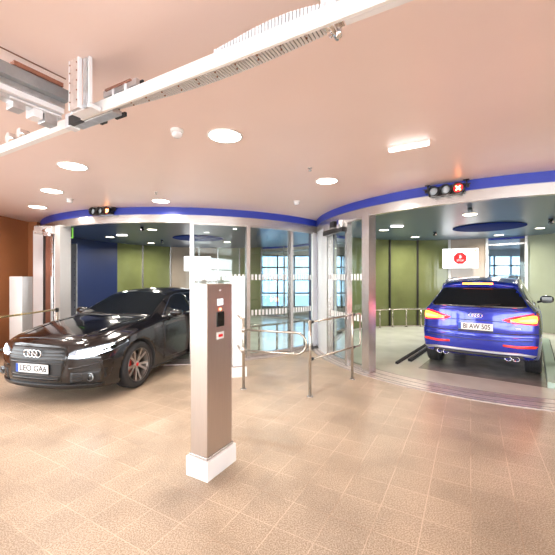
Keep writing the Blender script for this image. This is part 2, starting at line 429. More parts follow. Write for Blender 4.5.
for p, lab, g_ in (((110, 237), 'leftmost round light in the left lobby ceiling, before the blue wall', G2),
                   ((152, 229.5), 'large round light in the left lobby ceiling above the black car roof', G2),
                   ((151, 243), 'rear round light in the left lobby ceiling above the green panels', G2),
                   ((227, 242), 'round light of left lobby seen through the glass beside the mirror pillar', G2),
                   ((384, 230), 'round light at the left edge of the right lobby ceiling', G3),
                   ((415, 237), 'round light above the green panels of the right lobby', G3),
                   ((499, 235), 'round light behind the dark recess of the right lobby', G3)):
    x, y = cp(*p); disc_light(x, y, ZC, .12, lab, g_, 'lamp_disc_warm', 28, (1, .93, .8))
x, y = cp(273, 226); disc_light(x, y, ZC, .12, 'round light of the left lobby seen through the middle glass pane', G2, 'lamp_disc_warm', 28, (1, .95, .85))
x, y = cp(540, 228); disc_light(x, y, ZC, .10, 'small round light of right lobby above its right wall', G3, 'lamp_disc_warm', 26, (1, .95, .85))
# hanging disc lamp close to the right opening
x, y = cp(470, 215, 2.80)
t = thing('hanging_lamp', 'disc lamp on a short grey stem below the right lobby ceiling', 'lamp', (x, y, ZC))
m = MB(); m.cyl((0, 0, 0), (0, 0, -.09), .04); local(m, 'stem', 'duct_grey', t)
m = MB(); m.lathe([(.05, -.085), (.12, -.095), (.125, -.115)], 32); local(m, 'housing', 'white_paint', t)
m = MB(); m.lathe([(.12, -.112), (.11, -.124), (.0001, -.127)], 32); local(m, 'diffuser', 'lamp_disc_warm', t)

# ------------------------------------------------------------------ detectors, sprinklers, cameras
def detector(x, y, z, label):
    t = thing('smoke_detector', label, 'smoke detector', (x, y, z), 0, 'white smoke detectors')
    m = MB(); m.lathe([(.058, 0), (.058, -.018), (.05, -.022)], 28); local(m, 'base', 'white_paint', t)
    m = MB(); m.lathe([(.046, -.02), (.05, -.035), (.046, -.055), (.03, -.068), (.0001, -.072)], 28); local(m, 'sensor_head', 'white_gloss', t)
detector(-.92, 3.12, H, 'white smoke detector left of the largest downlight')
detector(.34, 6.02, H, 'white smoke detector in front of where the blue bands meet')
detector(-3.57, 5.86, H, 'white smoke detector between the two leftmost downlights')
def sprinkler(x, y, z, label):
    t = thing('sprinkler', label, 'sprinkler', (x, y, z), 0, 'ceiling sprinklers')
    m = MB(); m.lathe([(.028, 0), (.028, -.006), (.01, -.008), (.008, -.035)], 16); m.lathe([(.022, -.036), (.022, -.039)], 16)
    m.cyl((.009, 0, -.008), (.016, 0, -.036), .0025, 6); m.cyl((-.009, 0, -.008), (-.016, 0, -.036), .0025, 6)
    local(m, 'sprinkler_head', 'chrome', t)
sprinkler(.40, 4.2, H+.002, 'small sprinkler in the ceiling behind the largest downlight, on its right')
sprinkler(-1.92, 5.38, H+.002, 'small sprinkler in the ceiling in front of the left blue band')
def camera_ball(px, py, label):
    x, y = cp(px, py)
    t = thing('security_camera', label, 'camera', (x, y, ZC), 0, 'small dark lobby cameras')
    m = MB(); m.lathe([(.05, 0), (.05, -.02), (.02, -.03), (.02, -.05)], 20); local(m, 'mount', 'black_plastic', t)
    m = MB(); m.lathe([(.0001, -.03), (.04, -.04), (.055, -.07), (.04, -.10), (.0001, -.11)], 20); local(m, 'camera_head', 'black_gloss', t)
    m = MB(); m.cyl((0, -.05, -.07), (0, -.062, -.072), .018, 14); local(m, 'lens', 'chrome', t)
camera_ball(142, 227, 'dark camera beside the large light in the left lobby ceiling')
camera_ball(162, 240, 'dark camera in front of the rear light of the left lobby')
camera_ball(435, 232, 'dark camera left of the recess in the right lobby ceiling')
camera_ball(551, 219, 'dark camera at the right edge of the right lobby ceiling')
for px, py, lab in ((122, 235, 'thin white plate light beside the leftmost light of the left lobby'), (397, 226, 'thin white plate light near the left edge of the right lobby ceiling')):
    x, y = cp(px, py); m = MB(); m.box((x, y, ZC-.012), (.30, .08, .022), 0, .006)
    tag(m.build('slim_light', 'tube_light'), lab, 'ceiling light')

# emergency light bar
t = thing('emergency_light', 'long narrow white light bar on the salmon ceiling', 'ceiling light', (1.325, 3.45, H+.002), math.atan2(-.207, .345))
m = MB(); m.box((0, 0, -.012), (.40, .06, .024), 0, .006); local(m, 'housing', 'white_paint', t)
m = MB(); m.box((0, 0, -.036), (.385, .045, .028), 0, .01); local(m, 'diffuser', 'tube_light', t)

# ------------------------------------------------------------------ lane signals
def signal(c, r, px, z, label):
    a = ang(px, c, r); x, y = c.x+r*math.cos(a), c.y+r*math.sin(a)
    t = thing('lane_signal', label, 'signal light', (x, y, z), a+PI/2, 'three lamp lane signals on the blue bands')
    # local: -y faces outward
    m = MB(); m.box((0, .03, 0), (.47, .07, .13), 0, .01); local(m, 'housing', 'black_plastic', t)
    for s in (-1, 1):
        m = MB(); m.box((s*.27, .03, .03), (.035, .05, .05), 0, .004); m.cyl((s*.25, .03, .03), (s*.25, .03, H-z), .011, 8); m.box((s*.25, .03, H-z-.006), (.07, .05, .012)); m.cyl((s*.22, 0, .03), (s*.31, 0, .05), .008, 8)
        local(m, 'bracket', 'frame_dark', t)
    for i, dx in enumerate((-.16, 0, .16)):
        m = MB(); mm = Matrix.Translation((dx, -.005, 0)) @ Matrix.Rotation(PI/2, 4, 'X')
        m.lathe([(.060, 0), (.072, 0), (.074, .07), (.066, .075), (.062, .012)], 28, mm, False); v = local(m, 'lamp_hood', 'black_plastic', t)
        m = MB(); m.lathe([(.062, .004), (.055, .016), (.03, .024), (.0001, .027)], 28, mm); local(m, 'lens', 'signal_lens' if i < 2 else 'tail_red', v)
        if i == 2:
            for s in (-1, 1):
                m = MB(); m.box((0, 0, 0), (.085, .006, .018), mat=Matrix.Translation((dx, -.036, 0)) @ Matrix.Rotation(s*PI/4, 4, 'Y')); local(m, 'red_cross', 'signal_orange', v)
    return t
# ang gives the outward bearing; local -y must point outward => rz = a + 90 deg
signal(LC, LR+.10, 101.5, 2.925, 'black three lamp signal with red cross above the left lobby opening')
signal(RC, RR+.10, 446, 2.885, 'black three lamp signal with red cross above the right lobby opening')

# ------------------------------------------------------------------ card pillars
def pillar(loc, rz, label, full=True, hgt=1.415, sx=.18, sy=.33, lit='pillar_steel'):
    t = thing('card_reader_pillar', label, 'access pillar', loc, rz, 'steel access pillars on white plinths')
    # local +x and +y: the two hidden sides; the near corner is (-, -)
    m = MB(); m.box((0, 0, .08), (sx+.055, sy+.055, .16), 0, .003); local(m, 'plinth', 'white_paint', t)
    m = MB(); m.box((0, 0, .165), (sx+.02, sy+.02, .03), 0, .002); local(m, 'foot_plate', 'steel', t)
    m = MB(); m.box((0, 0, .18+hgt/2), (sx, sy, hgt), 0, .004); local(m, 'shaft', lit, t)
    if full:
        fy, z1 = sx/2+.002, 1.595
        def fp(name, y, z, w, h, mat, d=.004):
            m = MB(); m.box((fy, y, z), (d, w, h), 0, .001); return local(m, name, mat, t)
        fp('small_display', 0, z1-.155, .075, .055, 'small_display')
        fp('card_reader', .0, z1-.30, .095, .125, 'black_gloss', .012)
        q = fp('ticket_slot', .0, z1-.44, .09, .06, 'plate_white', .006)
        m = MB(); m.box((fy+.004, 0, z1-.44), (.004, .055, .022)); local(m, 'slot_mark', 'red_mark', q)
        m = MB(); m.lathe([(.012, 0), (.012, .004), (.0001, .006)], 14, Matrix.Translation((fy, 0, z1-.215)) @ Matrix.Rotation(PI/2, 4, 'Y')); local(m, 'indicator_light', 'indicator_red', t)
        m = MB(); m.lathe([(.012, 0), (.012, .004), (.0001, .006)], 14, Matrix.Translation((fy, 0, z1-.055)) @ Matrix.Rotation(PI/2, 4, 'Y')); local(m, 'keyhole', 'chrome', t)
    return t
# front pillar: near corner at (-.559,2.742); faces run along A_ (.245) and B_ (.373)
pc = Vector((-.559, 2.742)) + A_*.118 + B_*.187
# local x axis = -A_  (outward of the right hand face), local y axis = B_
pr = math.atan2(-A_.y, -A_.x)
pillar((pc.x, pc.y, 0), pr, 'tall brushed steel card reader pillar on white plinth in the foreground')
pillar((-.68, 5.78, 0), R(20), 'steel pillar behind the swing gate post, half hidden by the front pillar', False, 1.49, .20, .25, 'white_gloss')
pillar((-5.22, 6.95, 0), R(5), 'steel pillar beside the orange wall behind the black car', False, 1.49, .24, .34, 'jamb_metal')

# ------------------------------------------------------------------ barriers
def post(t, x, y, z1, r=.021):
    m = MB(); m.lathe([(r, 0), (r, z1-.006), (r-.006, z1), (.0001, z1)], 20, Matrix.Translation((x, y, 0))); p = m.build('post', 'tube_steel', t)
    m = MB(); m.lathe([(.045, 0), (.045, .006), (r, .008)], 20, Matrix.Translation((x, y, 0))); m.build('base_plate', 'steel', p)
    return p
p1 = Vector((.449, 4.72)); p2 = Vector((1.212, 5.527)); p3 = Vector((-.503, 5.046))
t = thing('barrier_rail', 'steel two post guard rail in front of the right lobby jamb', 'guard rail', (p1.x, p1.y, 0))
post(t, *p1, 1.06); post(t, *p2, 1.09)
d = (p2-p1).normalized(); e = p2+d*.25
pa = [(*(p1+d*.02), 1.03)] + [(*e, 1.05)]
m = MB(); m.tube([(*p1, 1.03), (*(e-d*.02), 1.05), (*e, 1.03), (*e, .535), (*(e-d*.02), .515), (*p1, .515)], .014, 10); m.build('rail_loop', 'tube_steel', t)
for q in (p1, p2):
    for z in ((1.03, .515) if q is p1 else (1.042, .515)):
        m = MB(); m.cyl((*(q+d*.02), z), (*(q+d*.065), z), .022, 14); m.build('clamp', 'rubber', t)
t = thing('swing_gate', 'steel post with rounded loop gate arm between front pillar and guard rail', 'gate', (p3.x, p3.y, 0))
post(t, *p3, 1.05)
d = (p1-p3).normalized(); e = p3+d*(p1-p3).length*.90; zt, zb_ = .875, .575
path = [(*p3, zt)]+[(*(e-d*.10), zt)]
rr = (zt-zb_)/2
for i in range(1, 9): 
    a = PI/2-PI*i/9; q = e-d*.10+d*(rr*math.cos(a)); path.append((*q, (zt+zb_)/2+rr*math.sin(a)))
path += [(*(e-d*.10), zb_), (*p3, zb_)]
m = MB(); m.tube(path, .016, 12); m.build('gate_arm', 'tube_steel', t)
for a, b in ((.54, .62), (.84, .91)): m = MB(); m.lathe([(.028, a), (.028, b)], 18, Matrix.Translation((*p3, 0))); m.build('hinge', 'steel', t)
p4 = Vector((-.86, 6.45))
t = thing('barrier_rail', 'short steel guard rail running back from the swing gate post', 'guard rail', (p4.x, p4.y, 0))
post(t, *p4, 1.06)
q = p3+(p4-p3).normalized()*.03
for z in (1.02, .52):
    m = MB(); m.tube([(*q, z), (*p4, z)], .014, 10); m.build('rail', 'tube_steel', t)
# long rail at the left, in front of the left jamb
q0, q1 = Vector((-4.35, 4.35)), Vector((-4.28, 6.62))
t = thing('barrier_rail', 'long thin steel rail behind the black car bonnet by the orange wall', 'guard rail', (q1.x, q1.y, 0))
post(t, *q1, 1.06); post(t, *q0, 1.06)
for z in (1.03, .52):
    m = MB(); m.tube([(*q0, z), (*q1, z)], .017, 10); m.build('rail', 'brass' if z > 1 else 'tube_steel', t)
m = MB(); m.lathe([(.03, .98), (.03, 1.06)], 16, Matrix.Translation((*q1, 0))); m.build('clamp', 'rubber', t)

# low guard rails inside the lobbies
def low_rail(c, r, a0, a1, label, n):
    am = a0
    t = thing('low_guard_rail', label, 'guard rail', (c.x+r*math.cos(am), c.y+r*math.sin(am), 0))
    k = 40; pts = [(c.x+r*math.cos(a0+(a1-a0)*i/k), c.y+r*math.sin(a0+(a1-a0)*i/k), .60) for i in range(k+1)]
    m = MB(); m.tube(pts, .024, 10); m.build('rail', 'tube_steel', t)
    for i in range(n):
        a = a0+(a1-a0)*(i+.5)/n; x, y = c.x+r*math.cos(a), c.y+r*math.sin(a)
        m = MB(); m.cyl((x, y, .012), (x, y, .59), .021, 12); p = m.build('post', 'tube_steel', t)
        m = MB(); m.lathe([(.045, .012), (.045, .02)], 14, Matrix.Translation((x, y, 0))); m.build('base_plate', 'steel', p)
low_rail(RC, RR-.42, ang(374, RC, RR-.42, True), ang(462, RC, RR-.42, True), 'curved low steel rail before the green panels of the right lobby', 6)
low_rail(LC, LR-.35, ang(249, LC, LR-.35), ang(249, LC, LR-.35)+1.0, 'curved low steel rail behind the front glass of the left lobby', 8)

# guide kerbs on the right platform, parallel to the blue car
PYAW = math.atan2(.80, .60)
def kerb(p, l, w, h, mat, label, name='guide_kerb'):
    t = thing(name, label, 'kerb', (p.x, p.y, 0.013), PYAW)
    m = MB(); m.box((l/2, 0, h/2), (l, w, h), 0, .006); local(m, 'kerb_bar', mat, t)
    m = MB(); m.box((l/2, -w*.5-.012, h*.3), (l, .02, h*.6)); local(m, 'rubber_strip', 'rubber', t)
def fp_(px, py): Y = F*EYE/(py-277.5); return Vector(((px-277.5)/F*Y, Y))
kerb(fp_(548, 389)+Vector((.055, -.041)), 4.6, .15, .09, 'kerb_green', 'pale green steel guide kerb right of the blue car')
kerb(fp_(409, 362), 3.2, .05, .05, 'rubber', 'dark guide kerb left of the blue car, nearest it')
kerb(fp_(396, 364.5), 3.2, .03, .04, 'rubber', 'thin dark guide strip left of the blue car, farthest from it')
m = MB(); m.box((2.3, 0, .001), (4.9, 1.84, .002)); 
o = m.build('platform_plate', 'plate_floor'); o.location = (3.36, 5.72, .0125); o.rotation_euler = (0, 0, PYAW)
tag(o, 'worn grey steel platform plate beneath the blue car', 'platform')
m = MB(); m.box((2.3, 0, .001), (4.9, 1.84, .002)); o = m.build('platform_plate', 'plate_floor'); o.location = (-2.6, 7.6, .0125); o.rotation_euler = (0, 0, R(76)); tag(o, 'grey steel platform plate under the rear of the black car', 'platform')

# ------------------------------------------------------------------ screens
def screen(c, r, px0, px1, z, hh, label, stop):
    a = ang((px0+px1)/2, c, r, True); x, y = c.x+r*math.cos(a), c.y+r*math.sin(a)
    # face the camera side of the opening
    rz = a-PI/2 if stop else a-PI/2-.12
    w = 2*abs(math.sin(abs(ang(px1, c, r, True)-ang(px0, c, r, True))/2))*r
    t = thing('wall_screen', label, 'screen', (x, y, z), rz, 'white information screens')
    m = MB(); m.box((0, .0, 0), (w, .05, hh), 0, .004); local(m, 'casing', 'white_paint', t)
    m = MB(); m.box((0, -.027, 0), (w-.02, .004, hh-.02)); local(m, 'display', 'screen_white', t)
    m = MB(); m.cyl((0, .03, 0), (0, .12, 0), .04); local(m, 'wall_mount', 'duct_grey', t)
    m = MB(); m.cyl((w*.42, -.029, hh*.38), (w*.42, -.032, hh*.38), .035, 6); local(m, 'corner_mark', 'screen_mark', t)
    if stop:
        m = MB(); mm = Matrix.Translation((.0, -.03, 0)) @ Matrix.Rotation(PI/2, 4, 'X') @ Matrix.Rotation(PI/8, 4, 'Z')
        m.lathe([(.205, 0), (.205, .004)], 8, mm)
        for f in m.bm.faces: f.smooth = False
        s = local(m, 'stop_octagon', 'screen_red', t)
        base = Matrix.Translation((0, -.036, -.075)) @ Matrix.Rotation(PI/2, 4, 'X')
        text_mesh('stop_text', 'STOP', .085, 'screen_text', s, base, .001, .001)
        m = MB(); m.box((0, -.036, .03), (.05, .003, .06), 0)
        for i in range(4): m.box((-.02+i*.0135, -.036, .085-abs(i-1.4)*.006), (.009, .003, .06))
        m.box((.038, -.036, .045), (.012, .003, .05)); local(m, 'hand_symbol', 'screen_text', s)
    else:
        m = MB(); m.box((.0, -.031, .0), (w*.8, .003, .018)); local(m, 'text_line', 'duct_grey', t)
    return t
screen(RC, RR-.35, 442, 478, 2.28, .65, 'white screen with red stop octagon on the right lobby wall', True)
screen(LC, LR-.35, 184, 211, 2.23, .62, 'white screen in the left lobby, behind the glass post', False)

# ------------------------------------------------------------------ sliding door gear
def strip(t, name, pts, z0, z1, mat):
    m = MB(); m.prism(pts, z0, z1); return m.build(name, mat, t)
aL = ang(50, LC, LR+.05)
t = thing('sliding_door_gear', 'folded sliding door frames standing left of the left lobby jamb', 'sliding door', (-4.9, 7.5, 0))
def wp(px, Y): return ((px-277.5)/F*Y, Y)
def slab(name, px0, px1, Y, z0, z1, mat, th=.05):
    x0, x1 = (px0-277.5)/F*Y, (px1-277.5)/F*Y
    m = MB(); m.box(((x0+x1)/2, Y+th/2, (z0+z1)/2), (x1-x0, th, z1-z0), 0, .003); return m.build(name, mat, t)
slab('outer_frame', 33, 43, 7.75, .0, 2.72, 'white_gloss', .12)
slab('door_edge', 43, 45.5, 7.5, .0, 2.66, 'frame_dark', .05)
slab('door_leaf', 45.5, 51, 7.5, .0, 2.66, 'copper_panel', .05)
slab('door_stile', 50.5, 52.8, 7.3, .0, 2.7, 'chrome', .05)
slab('door_stile', 53.8, 57, 7.2, .0, 2.7, 'steel', .05)
slab('seal', 52.8, 53.8, 7.28, .0, 2.68, 'rubber', .03)
slab('operator_box', 34, 52, 7.05, 2.56, 2.72, 'steel', .16)
slab('pulley_bracket', 43, 48, 6.95, 2.50, 2.57, 'chrome', .08)
m = MB(); m.cyl((-4.83, 7.02, 2.62), (-4.70, 7.02, 2.62), .035); m.build('pulley', 'chrome', t)
x = (75-277.5)/F*9.3
t = thing('inner_door_post', 'bright metal door post with small bolts just inside the left lobby', 'door post', (x, 9.2, 0))
slab('post_profile', 69, 76.5, 9.1, .02, 2.55, 'jamb_metal', .04)
m = MB()
for i in range(12): m.cyl(((75-277.5)/F*9.1, 9.085, .35+i*.17), ((75-277.5)/F*9.1, 9.10, .35+i*.17), .014, 8)
m.build('bolt_row', 'chrome', t)
t = thing('exit_sign', 'small green edged bracket sign hanging inside the left lobby', 'sign', ((71-277.5)/F*8.8, 8.8, 2.9))
xs = (71-277.5)/F*8.8
m = MB(); m.box((xs+.04, 8.8, 2.80), (.03, .02, .28)); m.box((xs-.01, 8.8, 2.68), (.10, .02, .03)); m.build('lit_edge', 'sign_green', t)
m = MB(); m.box((xs-.02, 8.81, 2.80), (.09, .015, .2)); m.build('sign_plate', 'black_plastic', t)
# operator above the right lobby's side glass
t = thing('door_operator', 'dark door operator bar above the side glass of the right lobby', 'door operator', (1.15, 7.0, 2.6))
a0, a1 = ang(326, RC, RR+.06), ang(345, RC, RR+.06)
m = MB(); m.arc(RC, RR+.03, RR+.13, a0, a1, 2.50, 2.585); m.build('operator_bar', 'frame_dark', t)
m = MB(); m.arc(RC, RR+.03, RR+.12, a0, a1, 2.59, 2.72); m.build('operator_cover', 'steel', t)
am = ang(338, RC, RR+.06)
m = MB(); post_at(m, RC, RR+.16, am, .14, .08, 2.60, 2.71); m.build('sensor_box', 'frame_dark', t)
am = ang(343, RC, RR+.06)
m = MB(); post_at(m, RC, RR+.15, am, .06, .06, 2.56, 2.72); m.build('end_bracket', 'chrome', t)

# ------------------------------------------------------------------ door track under the ceiling
def AB(a, b, z): v = A_*a+B_*b; return (v.x, v.y, z)
# camera looks up at it: positions as (a, b) in tile axes
def un(px, py, z): Y = F*(EYE-z)/(py-277.5); v = Vector(((px-277.5)/F*Y, Y)); return v.dot(A_), v.dot(B_)
def bar(mb, a0, a1, b, wz, z0, z1, bev=0):
    c = AB((a0+a1)/2, b, (z0+z1)/2); mb.box(c, (abs(a1-a0), wz, z1-z0), math.atan2(A_.y, A_.x), bev)
def bbar(mb, b0, b1, a, w, z0, z1, bev=0):
    c = AB(a, (b0+b1)/2, (z0+z1)/2); mb.box(c, (abs(b1-b0), w, z1-z0), YAW, bev)
bm_ = 1.338; aJ = 2.26
t = thing('door_track_beam', 'long white box beam crossing under the near ceiling', 'beam', AB(aJ, bm_, 2.9))
m = MB(); bar(m, -1.2, aJ, bm_, .02, 2.70, 2.775, .003); m.build('box_beam', 'white_paint', t)
m = MB(); bar(m, -1.2, .45, bm_+.025, .03, 2.70, 2.712); m.build('lower_flange', 'white_gloss', t)
m = MB(); bar(m, -.60, -.56, bm_+.03, .02, 2.775, H); m.build('hanger', 'galvanised', t)
t = thing('door_track_beam', 'short white beam left of the bracket joint under the ceiling', 'beam', AB(2.4, bm_+.03, 2.9))
m = MB(); bar(m, 2.42, 4.9, bm_+.035, .05, 2.70, 2.765, .004); m.build('box_beam', 'white_paint', t)
m = MB(); bar(m, 2.40, 2.46, bm_+.035, .07, 2.69, 2.785); m.build('end_cap', 'white_gloss', t)
m = MB(); m.cyl(AB(3.12, bm_+.0, 2.80), AB(3.12, bm_+.07, 2.80), .035, 16); m.build('roller', 'chrome', t)
m = MB(); m.cyl(AB(3.30, bm_+.0, 2.80), AB(3.30, bm_+.07, 2.80), .04, 16); m.build('roller', 'chrome', t)
# ribbed cable chain beside the beam
t = thing('cable_chain', 'pale ribbed energy chain lying along the lower side of the white beam', 'cable chain', AB(1.2, bm_+.06, 2.9))
a_s, a_e = .56, 2.02; n = 78; m = MB()
for i in range(n):
    u = i/(n-1); a = a_s+(a_e-a_s)*u
    w = .060+.065*math.sin(PI*min(1, .12+u*.9))
    bar(m, a, a+(a_e-a_s)/n*.70, bm_+.018+w/2, w, 2.738, 2.79)
m.build('chain_links', 'chain_plastic', t)
m = MB()
for q in (.03, .075): m.tube([AB(a_s+(a_e-a_s)*i/12, bm_+q, 2.765) for i in range(13)], .018, 8)
m.build('cable_core', 'chain_plastic', t)
for i in range(11):
    a = a_s+(a_e-a_s)*(i+.5)/11; ww = .06+.05*math.sin(PI*(i+.5)/11)
    for b in (ww*.45, ww*.8): m = MB(); m.cyl(AB(a+b*.4, bm_+.02+b, 2.733), AB(a+b*.4, bm_+.02+b, 2.742), .0045, 8); m.build('rivet', 'cable_brown', t)
m = MB(); bar(m, a_s-.09, a_s+.0, bm_+.06, .06, 2.735, 2.79, .006); m.cyl(AB(a_s-.04, bm_+.03, 2.73), AB(a_s-.04, bm_+.13, 2.73), .016, 10); m.cyl(AB(a_s-.06, bm_+.09, 2.77), AB(a_s-.06, bm_+.09, 2.70), .012, 10); m.cyl(AB(a_s-.10, bm_+.08, 2.78), AB(a_s-.01, bm_+.11, 2.73), .010, 10)
m.build('chain_clamp', 'chrome', t)
t = thing('cable_chain', 'upper run of ribbed chain showing just above the white beam', 'cable chain', AB(.8, bm_+.04, 2.9))
m = MB()
for i in range(34):
    u = i/33; a = .53+.60*u
    bar(m, a, a+.013, bm_+.035, .035, 2.795, 2.815+.028*math.sin(PI*(1-u)**1.3))
m.build('chain_links', 'chain_plastic', t)
m = MB(); m.tube([AB(.53, bm_+.035, 2.805), AB(1.13, bm_+.035, 2.805)], .012, 8); m.build('cable_core', 'chain_plastic', t)
m = MB(); bar(m, .49, .56, bm_+.035, .035, 2.80, 2.85, .006); m.cyl(AB(.50, bm_+.035, 2.84), AB(.58, bm_+.035, 2.865), .009, 8); m.build('chain_clamp', 'chain_plastic', t)
# longitudinal track running towards the left of the camera
B0, B1 = -1.6, bm_-.03
t = thing('side_track', 'grey steel track running from the bracket joint to the left edge', 'ceiling track', AB(2.4, 1.0, 2.9))
m = MB(); bbar(m, B0, B1, 2.385, .07, 2.835, 2.905); m.build('cable_duct', 'duct_grey', t)
m = MB(); bbar(m, B0, B1, 2.435, .06, 2.80, 2.835); m.build('rail_web', 'galvanised', t)
m = MB(); bbar(m, B0, B1, 2.415, .012, 2.828, 2.838); m.build('dark_slot', 'frame_dark', t)
m = MB(); bbar(m, B0, B1, 2.455, .09, 2.765, 2.80, .003); m.build('lower_rail', 'white_gloss', t)
m = MB(); bbar(m, B0, B1, 2.475, .06, 2.735, 2.765, .003); m.build('bottom_rail', 'galvanised', t)
for k, (b0, b1) in enumerate(((1.02, 1.09), (1.13, 1.19), (1.20, 1.28))):
    m = MB(); bbar(m, b0, b1, 2.49, .09, 2.70-.01*k, 2.75, .003); m.build('roller_block', 'galvanised' if k != 1 else 'white_gloss', t)
m = MB(); bbar(m, 1.0, 1.30, 2.485, .10, 2.745, 2.755); m.build('carriage_plate', 'white_gloss', t)
m = MB(); m.cyl(AB(2.345, B0, 2.97), AB(2.345, 1.28, 2.97), .004, 6); m.build('cable', 'cable_brown', t)
m = MB(); bbar(m, .98, 1.26, 2.36, .05, 2.905, 2.93); m.build('cover_strip', 'copper_panel', t)
# bracket joint
t = thing('ceiling_bracket', 'perforated steel bracket plates hanging from the ceiling at the beam joint', 'bracket', AB(2.15, 1.25, H))
m = MB(); bar(m, 2.09, 2.18, 1.215, .006, 2.69, H); m.build('front_plate', 'bracket_steel', t)
m = MB(); bbar(m, 1.21, 1.235, 2.088, .008, 2.69, H); m.build('side_flange', 'white_gloss', t)
m = MB(); bbar(m, 1.21, 1.235, 2.182, .008, 2.69, H); m.build('side_flange', 'white_gloss', t)
m = MB(); bar(m, 2.035, 2.065, 1.24, .02, 2.69, H-.01); m.build('rear_strut', 'galvanised', t)
m = MB(); bar(m, 2.020, 2.032, 1.25, .02, 2.72, H-.0); m.build('rear_strut', 'white_gloss', t)
for z in (2.74, 2.80, 2.86, 2.92, 2.97):
    for a in (2.10, 2.172): m = MB(); m.cyl(AB(a, 1.208, z), AB(a, 1.214, z), .005, 8); m.build('bolt', 'cable_brown', t)
m = MB(); bar(m, 2.02, 2.22, 1.28, .08, 2.69, 2.72, .004); m.build('joint_shoe', 'white_gloss', t)
m = MB(); bar(m, 1.80, 2.05, 1.42, .12, 2.85, 2.86); m.build('mounting_plate', 'copper_panel', t)
for b in (1.385, 1.455):
    m = MB(); bar(m, 1.76, 2.08, b, .025, 2.82, 2.86); m.build('mounting_rail', 'galvanised', t)
for a in (1.86, 1.98):
    m = MB(); bbar(m, 1.37, 1.47, a, .02, 2.80, 2.86); m.build('cross_bar', 'white_gloss', t)
m = MB(); bar(m, 1.78, 2.06, 1.44, .012, 2.862, 2.885); m.build('rubber_edge', 'rubber', t)
m = MB(); bar(m, 1.97, 2.40, 1.395, .07, 2.70, 2.73, .004); m.build('lower_shoe', 'galvanised', t)
for a, b in ((1.94, 2.04), (2.14, 2.20)): m = MB(); bar(m, a, b, 1.435, .016, 2.695, 2.72); m.build('rubber_pad', 'rubber', t)
m = MB(); bar(m, 2.27, 2.41, bm_+.02, .05, 2.70, 2.76); m.build('dark_splice', 'frame_dark', t)

# ------------------------------------------------------------------ cars
def catmull(P, n):
    out = []
    k = len(P)
    for i in range(k-1):
        p0, p1, p2, p3 = P[max(i-1, 0)], P[i], P[i+1], P[min(i+2, k-1)]
        for j in range(n):
            t = j/n; t2 = t*t; t3 = t2*t
            # damped tangents keep the skin free of ripples
            m1 = (p2-p0)*.5*.9; m2 = (p3-p1)*.5*.9
            out.append(p1*(2*t3-3*t2+1)+m1*(t3-2*t2+t)+p2*(-2*t3+3*t2)+m2*(t3-t2))
    out.append(P[-1]); return out
def car_body(stations, ff, fr, fade_f, fade_r, L, arches, wr, paint):
    rows = []
    for (x, zb, w, zm, wb, zbelt, we, ze, zt) in stations:
        h_ = zbelt-zm
        rows.append([Vector(p) for p in (
            (x, 0, zb), (x, w*.55, zb), (x, w-.10, zb+.01), (x, w-.03, zb+.06), (x, w-.012, (zb+zm)/2), (x, w, zm), (x, w-.012, zm+h_*.55),
            (x, wb, zbelt-.015), (x, wb-.035, zbelt+.008), (x, we+(wb-we)*.40, zbelt+(ze-zbelt)*.50), (x, we, ze-.012), (x, we-.05, ze+.35*(zt-ze)), (x, we*.5, ze+.82*(zt-ze)), (x, 0, zt))])
    rows = [catmull(r, 4) for r in rows]
    cols = [catmull([r[j] for r in rows], 6) for j in range(len(rows[0]))]
    nst = len(cols[0]); nj = len(cols)
    def shift(v):
        x = v.x
        wf = max(0, min(1, 1+x/fade_f)); w_r = max(0, min(1, 1-(x+L)/fade_r))
        return Vector((x-wf*ff(abs(v.y), v.z)+w_r*fr(abs(v.y), v.z), v.y, v.z))
    bm = bmesh.new(); grid = []
    for i in range(nst):
        half = [cols[j][i] for j in range(nj)]
        full = half + [Vector((v.x, -v.y, v.z)) for v in reversed(half[1:-1])]
        grid.append([bm.verts.new(shift(v)) for v in full])
    n = len(grid[0])
    for a, b in zip(grid, grid[1:]):
        for i in range(n): bm.faces.new([a[i], a[(i+1) % n], b[(i+1) % n], b[i]]).smooth = True
    for end, rim in ((0, grid[0]), (1, grid[-1])):
        i0 = 0 if end == 0 else nst-1
        half = [cols[j][i0] for j in range(nj)]; full = half + [Vector((v.x, -v.y, v.z)) for v in reversed(half[1:-1])]
        zc = (half[0].z+half[-1].z)/2; prev = rim
        for s in (.93, .85, .75, .64, .52, .4, .28, .15):
            cur = [bm.verts.new(shift(Vector((v.x, v.y*s, zc+(v.z-zc)*s)))) for v in full]
            for i in range(n): bm.faces.new([prev[i], prev[(i+1) % n], cur[(i+1) % n], cur[i]]).smooth = True
            prev = cur
        ctr = bm.verts.new(shift(Vector((full[0].x, 0, zc))))
        for i in range(n): bm.faces.new([prev[i], prev[(i+1) % n], ctr]).smooth = True
    bmesh.ops.recalc_face_normals(bm, faces=bm.faces)
    tree = BVHTree.FromBMesh(bm)
    me = bpy.data.meshes.new('body'); bm.to_mesh(me); bm.free(); me.materials.append(M[paint]); me.materials.append(M['rubber'])
    o = bpy.data.objects.new('body', me); C.objects.link(o)
    cut = MB(); cut.slot = 0
    for ax in arches:
        for s in (-1, 1):
            mm = Matrix.Translation((ax, s*.60, wr)) @ Matrix.Rotation(-s*PI/2, 4, 'X')
            cut.lathe([(wr+.045, 0), (wr+.045, .6)], 48, mm)
    co_ = cut.build('cutter', 'rubber'); 
    md = o.modifiers.new('b', 'BOOLEAN'); md.object = co_; md.operation = 'DIFFERENCE'; md.solver = 'EXACT'; md.material_mode = 'TRANSFER'
    dg = bpy.context.evaluated_depsgraph_get(); dg.update()
    nm = bpy.data.meshes.new_from_object(o.evaluated_get(dg))
    o.modifiers.clear(); o.data = nm; nm.name = 'body'; bpy.data.objects.remove(co_)
    return o, tree
